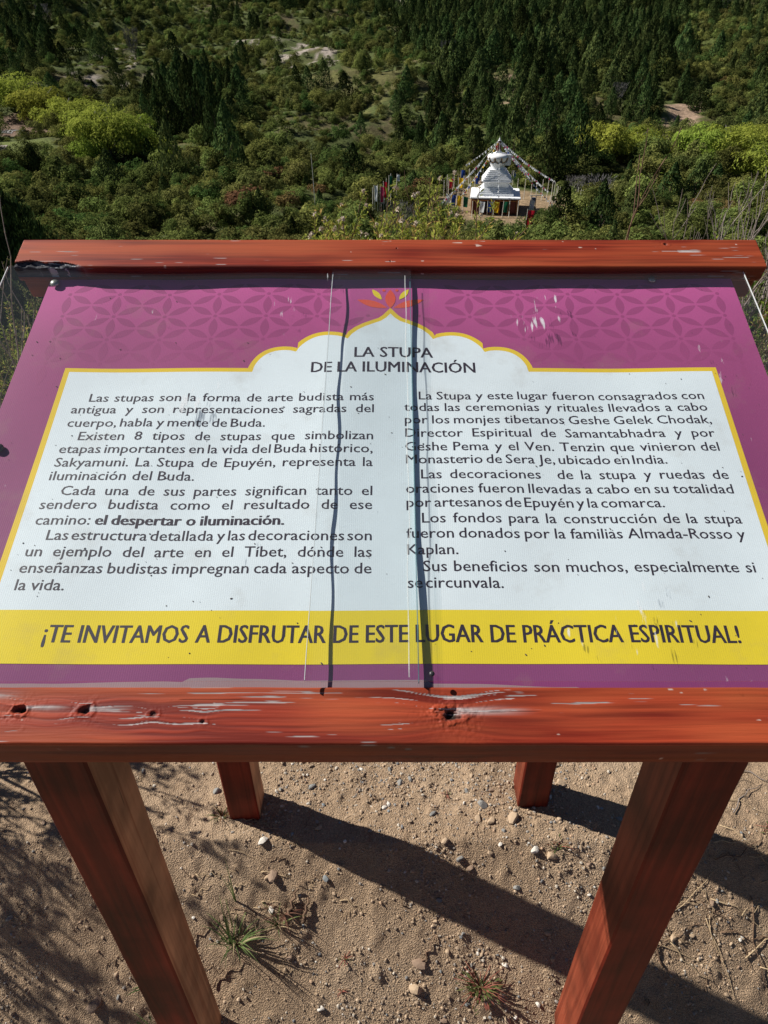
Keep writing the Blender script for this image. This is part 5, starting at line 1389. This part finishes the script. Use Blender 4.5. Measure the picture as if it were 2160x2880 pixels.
bush('thorn_thicket', sc_x(1640, 3.8, 0.6), 3.8, 31, 20, 0.50, 0.0095, 3, L_BROAD, 0.020, 0.010, 0, 'grey leafless thicket at the right edge above the rail', 'shrub', None, TWG, flare=0.42, z=-0.10, spread=0.48, up=0.3)
bush('thorn_thicket', sc_x(1590, 4.1, 0.6), 4.1, 32, 16, 0.44, 0.008, 3, L_BROAD, 0.020, 0.010, 0, 'smaller grey leafless thicket left of the edge thicket', 'shrub', None, TWG, flare=0.38, z=-0.15, spread=0.45, up=0.4)
bush('leafy_shrub', sc_x(1572, 3.7, 0.4), 3.7, 33, 10, 0.36, 0.006, 2, L_BROAD, 0.034, 0.020, 8, 'bright green broad-leaved shrub beneath the grey thicket at right', 'shrub', None, TWB, flare=0.5, z=0.0, spread=0.5)
bush('leafy_shrub', sc_x(1480, 4.4, 0.2), 4.4, 34, 9, 0.38, 0.005, 2, L_BROAD, 0.028, 0.012, 9, 'small green shrub peeping over the rail left of the thicket', 'shrub', None, TWB, flare=0.5, z=-0.22, spread=0.5)
k = 0
for x, y, s in ((2.1, 3.1, 0.34), (2.0, 3.6, 0.34), (2.6, 3.6, 0.34), (3.1, 4.2, 0.38), (2.35, 2.5, 0.24), (3.0, 3.0, 0.32), (3.7, 4.7, 0.4), (2.0, 2.05, 0.16), (2.75, 4.6, 0.3), (3.6, 3.7, 0.34)):
    k += 1; bush('low_shrub', x, y, 50 + k, 11, s, 0.006, 2, (L_TINY, L_BROAD, L_TINY)[k % 3], 0.024, (0.010, 0.013)[k % 2], 30, 'dense small-leaved shrub of the bank %s' % ('beside the right end of the board', 'behind the right end of the top rail', 'lower down the bank at right')[k % 3], 'shrub', 'small-leaved shrubs right of the board', TWB, flare=0.75, spread=0.6, up=0.15)
for x, y, s in ((-2.25, 3.2, 0.34), (-1.95, 2.75, 0.26), (-2.9, 3.9, 0.36), (-2.0, 3.7, 0.34), (-2.3, 2.6, 0.28), (-2.7, 2.9, 0.30), (-3.4, 4.6, 0.40), (-2.5, 4.5, 0.30), (-1.85, 3.3, 0.28), (-3.3, 3.5, 0.34), (-2.15, 4.2, 0.38)):
    k += 1; bush('low_shrub', x, y, 50 + k, 11, s, 0.006, 2, (L_TINY, L_TINY, L_SPEAR)[k % 3], 0.026, (0.009, 0.011)[k % 2], 30, 'small-leaved shrub seen %s' % ('through the clear sheet at left', 'beyond the left end of the board', 'down the bank at left')[k % 3], 'shrub', 'small-leaved shrubs left of the board', TWB, flare=0.75, spread=0.6, up=0.15)
for k, (x, y, s) in enumerate(((-1.2, 4.4, 0.26), (-0.3, 4.9, 0.26), (0.7, 5.2, 0.26), (1.4, 4.6, 0.26), (-2.0, 5.6, 0.34), (0.2, 6.0, 0.3), (1.9, 5.8, 0.34), (-0.9, 6.3, 0.3))):
    bush('low_shrub', x, y, 90 + k, 9, s, 0.006, 2, L_TINY, 0.020, 0.008, 20, 'low shrub on the bank hidden behind the board', 'shrub', 'low shrubs behind the board', TWB, flare=0.75, spread=0.6, up=0.1)
# bare twigs with buds at the left edge
bush('budding_twig', sc_x(-12, 2.6, 0.7), 2.6, 41, 3, 0.60, 0.0050, 2, L_TINY, 0.010, 0.007, 5, 'pale budding twigs reaching in at the left edge above the rail', 'twig', None, TWG, lean=(0.16, 0), flare=0.12, z=0.12, up=0.35, split=(2, 2))
bush('budding_twig', sc_x(-20, 2.4, 0.5), 2.4, 43, 5, 0.44, 0.0055, 2, L_TINY, 0.008, 0.006, 4, 'lower pale twigs at the left edge beside the rail end', 'twig', None, TWG, lean=(0.25, 0), flare=0.2, z=0.10, up=0.2, split=(2, 2))
# shrub whose shadow falls on the sand at left
bush('shade_shrub', -1.85, 1.28, 61, 16, 0.34, 0.010, 3, L_TINY, 0.034, 0.011, 12, 'open twiggy shrub standing left of the board', 'shrub', 'shrubs beside the lookout at left', TWB, everywhere=False, flare=0.75, z=0.0, spread=0.5, up=0.2)
bush('shade_shrub', -1.95, 1.75, 62, 14, 0.36, 0.009, 3, L_TINY, 0.034, 0.011, 12, 'bushier shrub further back left of the board', 'shrub', 'shrubs beside the lookout at left', TWB, everywhere=False, flare=0.7, z=0.0, spread=0.5, up=0.2)
bush('shade_shrub', -1.70, 0.92, 63, 8, 0.30, 0.008, 3, L_TINY, 0.032, 0.009, 6, 'thin twiggy shrub nearest the left legs', 'shrub', 'shrubs beside the lookout at left', TWB, everywhere=False, flare=0.5, z=0.0, spread=0.5, up=0.3)
# dark conifers close by at left
for x, y, w, h, lb in ((-6.75, 12.3, 2.9, 4.9, 'large shaded dark conifer rising at the left edge above the board'), (-5.3, 9.0, 2.2, 2.5, 'dark conifer just below the lookout at left'), (-8.2, 15.5, 3.4, 5.2, 'dark conifer behind the shaded one at the left edge')):
    plant('conifer_tree', x, y, w, h, lb, 'tree', 'near conifers at left', [conifer_crown(int(700 - x * 10), n=26000, ls=0.38, ragged=0.9)], TRK[0])
# fill the scrub of the steep bank
for k in range(46):
    y = random.uniform(9, 44); x = random.uniform(-1, 1) * (0.6 * y + 3)
    if x < -4 and y < 17: continue
    s = random.uniform(1.0, 2.0); link('shrub', random.choice(SHR), loc=(x, y, float(terrain_z(x, y)) - 0.1), rz=random.random() * 6, scale=(s * 1.4, s * 1.4, s * 0.8), label='low olive shrub on the steep bank under the lookout', cat='shrub', group='shrubs of the steep bank')

# ================================================================= on the sand
def gz(x, y): return float(lookout_z(np.array([x]), np.array([y]))[0])
# gravel
ico = bmesh.new(); bmesh.ops.create_icosphere(ico, subdivisions=1, radius=1.0); IV = np.array([v.co[:] for v in ico.verts]); IF = np.array([[v.index for v in f.verts] for f in ico.faces]); ico.free()
def stones(n, seed, smin, smax, name, density):
    r = np.random.default_rng(seed); x = r.uniform(-1.32, 1.32, n * 4); y = r.uniform(0.52, 1.55, n * 4)
    d = density(x, y); k = r.random(len(x)) < d; x, y = x[k][:n], y[k][:n]; n = len(x)
    s = smin * (smax / smin) ** (r.random(n) ** 2.2)
    sc3 = s[:, None] * np.stack([r.uniform(0.8, 1.4, n), r.uniform(0.7, 1.1, n), r.uniform(0.5, 0.9, n)], 1)
    a = r.random(n) * 6.283; J = 1 + r.normal(0, 0.13, (n, len(IV)))
    V = IV[None] * J[:, :, None] * sc3[:, None, :]
    Vx = V[..., 0] * np.cos(a)[:, None] - V[..., 1] * np.sin(a)[:, None]; Vy = V[..., 0] * np.sin(a)[:, None] + V[..., 1] * np.cos(a)[:, None]
    Z = lookout_z(x, y) + sc3[:, 2] * 0.35
    V = np.stack([Vx + x[:, None], Vy + y[:, None], V[..., 2] + Z[:, None]], -1).reshape(-1, 3)
    F = (IF[None] + (np.arange(n) * len(IV))[:, None, None]).reshape(-1, 3)
    pal = np.array([[.36, .26, .17], [.42, .31, .21], [.30, .22, .15], [.26, .23, .20], [.50, .44, .36], [.19, .19, .19], [.42, .28, .18], [.62, .58, .52], [.24, .27, .29]])
    c = pal[r.choice(len(pal), n, p=[.26, .22, .17, .1, .1, .04, .08, .02, .01])] * r.uniform(0.8, 1.2, (n, 1))
    me = mesh_from(name, V, F, [M_STONE]); set_attr(me, 'stone', np.concatenate([np.repeat(c, 20, 0), np.ones((n * 20, 1))], 1), 'FACE', 'FLOAT_COLOR'); return me
M_STONE, nt, b = node_mat('stone'); a = N(nt, 'ShaderNodeAttribute'); a.attribute_name = 'stone'
tc = N(nt, 'ShaderNodeTexCoord'); nn = N(nt, 'ShaderNodeTexNoise', i_Scale=160.0, i_Detail=5.0); nt.links.new(tc.outputs['Object'], nn.inputs['Vector']); rr_ = ramp(nt, [(0.3, (0.75,) * 3), (0.7, (1.2,) * 3)], nn.outputs[0])
nt.links.new(mixc(nt, a.outputs['Color'], rr_.outputs[0], 1.0, 'MULTIPLY'), b.inputs['Base Color']); b.inputs['Roughness'].default_value = 0.8
bp = N(nt, 'ShaderNodeBump'); bp.inputs['Strength'].default_value = 0.4; bp.inputs['Distance'].default_value = 0.001; nt.links.new(nn.outputs[0], bp.inputs['Height']); nt.links.new(bp.outputs[0], b.inputs['Normal'])
GR = [(0.27, 1.15, 0.10), (-0.03, 0.66, 0.11), (0.42, 1.22, 0.12), (-0.33, 1.12, 0.07), (0.10, 0.98, 0.10), (0.5, 0.98, 0.09), (0.33, 0.66, 0.05), (-0.02, 1.2, 0.12), (0.2, 0.78, 0.1)]
def dens_g(x, y):
    d = 0.10 + 0.42 * sstep(0.0, 0.4, fbm(x * 5, y * 5, 81, 3))
    for gx, gy, gr in GR: d = d + 0.8 * np.exp(-((x - gx) ** 2 + (y - gy) ** 2) / gr ** 2)
    return np.clip(d, 0, 1)
link('gravel', stones(22000, 1, 0.0010, 0.0050, 'gravel', dens_g), kind='stuff', label='fine gravel and grit scattered over the sandy ground', cat='gravel')
# single stones
stone_me = []
pal = [('grey', (.24, .235, .22)), ('tan', (.44, .32, .21)), ('whitish', (.66, .61, .54)), ('brown', (.28, .19, .13)), ('slate', (.19, .205, .21))]
for ci, (cn, cc) in enumerate(pal):
    for v in range(3):
        bm = bmesh.new(); bmesh.ops.create_icosphere(bm, subdivisions=2, radius=1.0); r = random.Random(ci * 7 + v)
        pl = [(Vector((r.gauss(0, 1), r.gauss(0, 1), r.gauss(0, 1))).normalized(), r.uniform(0.45, 0.8)) for _ in range(11)]
        for vt in bm.verts:
            for n_, d_ in pl:
                q = vt.co.dot(n_)
                if q > d_: vt.co -= n_ * (q - d_) * 0.9
            vt.co = Vector((vt.co.x * 1.25, vt.co.y * 0.9, vt.co.z * 0.62)); vt.co *= 1 + r.gauss(0, 0.02)
        me = bpy.data.meshes.new('stone'); bm.to_mesh(me); bm.free(); me.materials.append(M_STONE)
        set_attr(me, 'stone', np.tile(np.array([*cc, 1.0]), (len(me.polygons), 1)), 'FACE', 'FLOAT_COLOR'); stone_me.append((cn, me))
def under_what(x, y):
    if x < -0.55: return 'on the sand left of the front left leg'
    if y > 1.0 and x < -0.3: return 'beside the rear left leg'
    if y > 1.0 and x < 0.34: return 'on the sunlit sand between the rear legs'
    if y > 0.95: return 'near the rear right leg'
    if x > 0.52: return 'on the sand right of the front right leg'
    if x > 0.24: return 'beside the foot of the front right leg'
    if x < -0.2: return 'near the grass tuft by the front left leg'
    return 'on the sand midway between the front legs'
def put_stone(x, y, s, ci=None, rz=None):
    cn, me = stone_me[(ci * 3 + random.randrange(3)) if ci is not None else random.choice([0, 1, 3, 4, 5, 3, 4, 5, 3, 4, 6, 9, 10, 11, 12, 9])]
    sz2 = 'large' if s > 0.014 else 'medium' if s > 0.009 else 'small'
    link('stone', me, loc=(x, y, gz(x, y) + s * 0.22), rz=random.random() * 6 if rz is None else rz, scale=s, label='%s %s stone %s' % (sz2, cn, under_what(x, y)), cat='stone', group='stones on the sand')
# the conspicuous ones
for x, y, s, c in ((0.262, 1.125, .016, 0), (0.247, 1.085, .012, 1), (0.282, 1.075, .013, 1), (0.345, 1.08, .020, 1), (0.33, 0.655, .015, 2), (0.315, 0.625, .011, 1), (0.355, 0.63, .010, 2), (0.30, 0.69, .014, 1), (-0.085, 1.30, .016, 0), (0.17, 1.30, .010, 0), (-0.35, 1.02, .014, 2), (-0.32, 0.955, .017, 3), (-0.505, 1.17, .012, 0), (0.50, 1.19, .016, 1), (0.475, 1.225, .010, 2), (0.44, 0.99, .016, 1), (0.395, 1.0, .013, 2), (0.45, 1.01, .008, 3), (0.19, 0.985, .011, 0), (0.34, 0.93, .010, 0),
    (0.065, 0.745, .020, 1), (0.075, 0.79, .017, 3), (-0.77, 0.72, .022, 3), (-0.73, 0.86, .012, 4), (0.75, 0.84, .013, 1), (-0.19, 0.66, .011, 4), (-0.115, 0.655, .015, 4), (-0.03, 0.645, .012, 0), (-0.23, 1.185, .011, 0), (-0.20, 1.06, .010, 1), (-0.18, 0.71, .009, 2), (0.0, 0.68, .008, 2), (-0.175, 0.95, .010, 4), (0.03, 1.2, .012, 0), (0.86, 1.17, .010, 1), (-0.70, 0.60, .012, 1), (0.15, 1.02, .012, 1), (0.12, 1.10, .010, 0)):
    put_stone(x, y, s, c)
r = np.random.default_rng(91); n = 0
while n < 230:
    x = r.uniform(-1.2, 1.2); y = r.uniform(0.55, 1.45)
    if r.random() > float(dens_g(np.array([x]), np.array([y]))[0]): continue
    put_stone(x, y, 0.0045 + 0.006 * r.random() ** 2); n += 1

def blades(name, x, y, seed, n, L, wid, mat, label, cat, group=None, droop=0.9, spread=0.6, lean=(0, 0), z=None):
    r = random.Random(seed); V, F, T = [], [], []
    for k in range(n):
        a = r.random() * 6.283; l = L * r.uniform(0.5, 1.1); w = wid * r.uniform(0.7, 1.2); d = Vector((math.cos(a) * spread * r.uniform(0.2, 1) + lean[0], math.sin(a) * spread * r.uniform(0.2, 1) + lean[1], 1)).normalized()
        p = Vector((math.cos(a) * 0.012 * r.random() * n / 25, math.sin(a) * 0.012 * r.random() * n / 25, -0.004)); side = d.cross(Vector((0, 0, 1))).normalized() if abs(d.z) < 0.999 else Vector((1, 0, 0)); b0 = len(V); sg = 6; tt = r.random() ** 1.5; tt = 1.0 if r.random() < 0.18 else tt * 0.75
        for i in range(sg + 1):
            t = i / sg; ww = w * (1 - t ** 1.6) + 0.0002; V.append(p - side * ww / 2); V.append(p + side * ww / 2 + Vector((0, 0, ww * 0.25)))
            d = (d + Vector((d.x * 0.25, d.y * 0.25, -droop * t * 0.45))).normalized(); p = p + d * l / sg
            if p.z < 0.001: p.z = 0.001
        for i in range(sg): q = b0 + i * 2; F.append((q, q + 1, q + 3, q + 2)); T.append(tt)
    me = mesh_from('blades', [tuple(v) for v in V], F, [mat]); set_attr(me, 'tint', T)
    root = link(name, None, loc=(x, y, gz(x, y) if z is None else z), label=label, cat=cat, group=group); root.empty_display_size = 0.05
    link('blades', me, root); return root
blades('grass_tuft', -0.41, 0.83, 3, 46, 0.125, 0.0042, L_BLADE, 'biggest green grass tuft, right of the front left leg', 'grass tuft', None, lean=(0.15, 0.1))
blades('grass_tuft', -0.30, 0.86, 4, 16, 0.08, 0.0035, L_BLADE, 'small green tuft behind the biggest grass tuft', 'grass tuft')
blades('grass_tuft', -0.60, 0.665, 5, 20, 0.16, 0.004, L_BLADE, 'pale flattened grass left of the front left leg', 'grass tuft', None, droop=1.2, spread=1.2, lean=(-0.5, -0.2))
blades('grass_tuft', -0.62, 0.75, 15, 7, 0.12, 0.004, L_BLADE, 'few pale blades sticking out behind the front left leg', 'grass tuft', None, droop=1.0, spread=1.0, lean=(-0.8, 0.1))
blades('grass_tuft', -0.415, 0.905, 6, 4, 0.26, 0.0035, L_BLADE, 'tall upright blades behind the front left leg', 'grass tuft', None, droop=0.2, spread=0.12)
blades('grass_tuft', -0.475, 1.09, 7, 22, 0.05, 0.003, L_WEED, 'little weed at the foot of the rear left leg', 'weed')
def weed(x, y, seed, size, n, label, tall=0.3):
    r = np.random.default_rng(seed); a = r.random(n) * 6.283; el = r.uniform(0.1, 1.1, n); rad = size * (0.25 + 0.75 * r.random(n))
    D = np.stack([np.cos(a) * np.cos(el), np.sin(a) * np.cos(el), np.sin(el) * (0.4 + tall)], 1); C = D * rad[:, None] * 0.75; C[:, 2] = np.maximum(C[:, 2], 0.003)
    nr_ = unit(np.stack([-np.cos(a) * 0.4, -np.sin(a) * 0.4, np.ones(n)], 1) + r.normal(0, 0.35, (n, 3)))
    me = leaves(C, nr_, D, size * 0.26 * (0.5 + r.random(n)), size * 0.055 * (0.6 + r.random(n)), np.where(r.random(n) < 0.25, 1.0, r.random(n) * 0.7), 'foliage', L_WEED)
    root = link('weed', None, loc=(x, y, gz(x, y)), label=label, cat='weed'); root.empty_display_size = 0.03; link('foliage', me, root)
    rr = random.Random(seed); mb = MB()
    for k in range(max(5, n // 9)):
        an = rr.random() * 6.28; l = size * rr.uniform(0.5, 1.15); mb.tube([(0, 0, 0), (math.cos(an) * l * 0.4, math.sin(an) * l * 0.4, l * 0.35), (math.cos(an) * l, math.sin(an) * l, l * rr.uniform(0.02, 0.55))], [0.0013, 0.001, 0.0005], 4)
    link('stems', mb.mesh('stems', plain_mat('red_stem', (0.28, 0.09, 0.06, 1), 0.7) if seed == 1 else bpy.data.materials['red_stem'], True), root)
weed(-0.12, 0.80, 1, 0.030, 26, 'tiny green weed alone on the sand between the front legs')
weed(0.235, 0.745, 2, 0.085, 170, 'reddish green weed clump left of the front right leg')
weed(0.17, 0.640, 3, 0.055, 100, 'low reddish weed at the bottom edge between the legs')
weed(0.46, 1.01, 4, 0.050, 40, 'weed with long stems before the rear right leg')
weed(-0.125, 0.742, 5, 0.018, 14, 'tiny reddish seedling below the tiny green weed')
weed(0.165, 1.16, 6, 0.022, 14, 'small reddish seedling between the rear legs')
weed(1.06, 1.045, 7, 0.045, 60, 'bright green sprig at the right edge')
weed(0.02, 0.60, 8, 0.03, 30, 'small dry weed at the bottom centre')
# dry clump and litter
blades('dry_clump', -0.285, 0.885, 21, 30, 0.075, 0.0022, foliage_mat('dry_blades', (0.16, 0.09, 0.05), (0.30, 0.19, 0.11), 0.15), 'dry brown grass clump with dark debris beside the grass tuft', 'dry grass', None, droop=1.1, spread=1.3)
def litter(x, y, L, a, rad, mat, label, group, bend=0.15):
    pts = []; n = 7
    for i in range(n):
        t = i / (n - 1) - 0.5; px_, py_ = L * t, bend * L * (0.25 - t * t) * 2 + 0.006 * math.sin(t * 19 + x * 40)
        gx, gy = x + px_ * math.cos(a) - py_ * math.sin(a), y + px_ * math.sin(a) + py_ * math.cos(a)
        pts.append((gx - x, gy - y, gz(gx, gy) + rad * 1.3 + 0.004 * abs(math.sin(t * 5 + a))))
    link('dry_twig', MB().tube(pts, [rad * (1.0 - 0.6 * i / (n - 1)) for i in range(n)], 5).mesh('dry_twig', mat, True), loc=(x, y, 0), label=label, cat='twig', group=group)
r = random.Random(5)
for k in range(34):
    litter(r.uniform(0.72, 1.12), r.uniform(0.78, 1.12), r.uniform(0.06, 0.24), r.uniform(-1.4, 0.6), r.uniform(0.0008, 0.0018), STRAW if r.random() < 0.8 else TWB, 'thin straw-coloured stem lying among others on the sand at the right edge', 'straw stems at the right edge', r.uniform(-0.3, 0.3))
for k in range(14):
    litter(r.uniform(0.85, 1.15), r.uniform(1.12, 1.3), r.uniform(0.08, 0.2), r.uniform(-0.6, 0.8), r.uniform(0.0012, 0.003), TWG, 'grey twig lying on the sand behind the right legs', 'grey twigs at right', 0.2)
for k in range(26):
    litter(-0.34 + r.gauss(0, 0.07), 0.93 + r.gauss(0, 0.08), r.uniform(0.03, 0.12), r.uniform(-0.5, 0.9), r.uniform(0.0006, 0.0014), STRAW if r.random() < 0.6 else TWB, 'short dry stem on the sand between the left legs', 'dry stems between the left legs', 0.1)
for k in range(90):
    litter(r.uniform(-1.15, 0.9), r.uniform(0.57, 1.35), r.uniform(0.015, 0.06), r.random() * 3.1, r.uniform(0.0005, 0.0013), r.choice([STRAW, TWB, TWB]), 'tiny loose twig on the sandy ground', 'tiny twigs on the sand', 0.1)
for x, y, L, a, rad in ((-0.26, 0.90, 0.055, 1.2, .006), (-0.225, 0.885, 0.05, 1.3, .006), (0.105, 0.815, 0.06, 0.9, .0028), (0.70, 0.83, 0.10, 1.9, .003), (-0.50, 0.845, 0.09, 0.5, .002), (-0.42, 0.775, 0.10, 0.45, .0022)):
    litter(x, y, L, a, rad, TWB, 'thicker piece of bark or twig on the sand %s' % under_what(x, y)[4:] if False else 'thicker brown twig %s' % under_what(x, y), 'thicker twigs on the sand', 0.05)

# ================================================================= tell look-alikes apart by their place in the row
def img_x(o):
    v = o.location; p = math.radians(35.6); f = v.y * math.cos(p) - (v.z - EYE) * math.sin(p); return v.x / f
by = {}
for o in list(COL.objects):
    if o.parent is None and o.get('label'): by.setdefault(o['label'], []).append(o)
ORD = ['leftmost', 'second from left', 'third from left', 'fourth from left', 'fifth from left', 'sixth from left', 'seventh from left', 'eighth from left', 'ninth from left', 'tenth from left']
NUMW = ['', 'one', 'two', 'three', 'four', 'five', 'six', 'seven', 'eight', 'nine', 'ten', 'eleven']
for lb, os_ in by.items():
    if 1 < len(os_) <= 11 and len(lb.split()) <= 13:
        os_.sort(key=img_x)
        for i, o in enumerate(os_):
            w_ = 'rightmost' if i == len(os_) - 1 else ORD[i]
            new = '%s, %s of %s' % (lb, w_, NUMW[len(os_)])
            o['label'] = new if len(new.split()) <= 16 else '%s, %s' % (lb, w_)
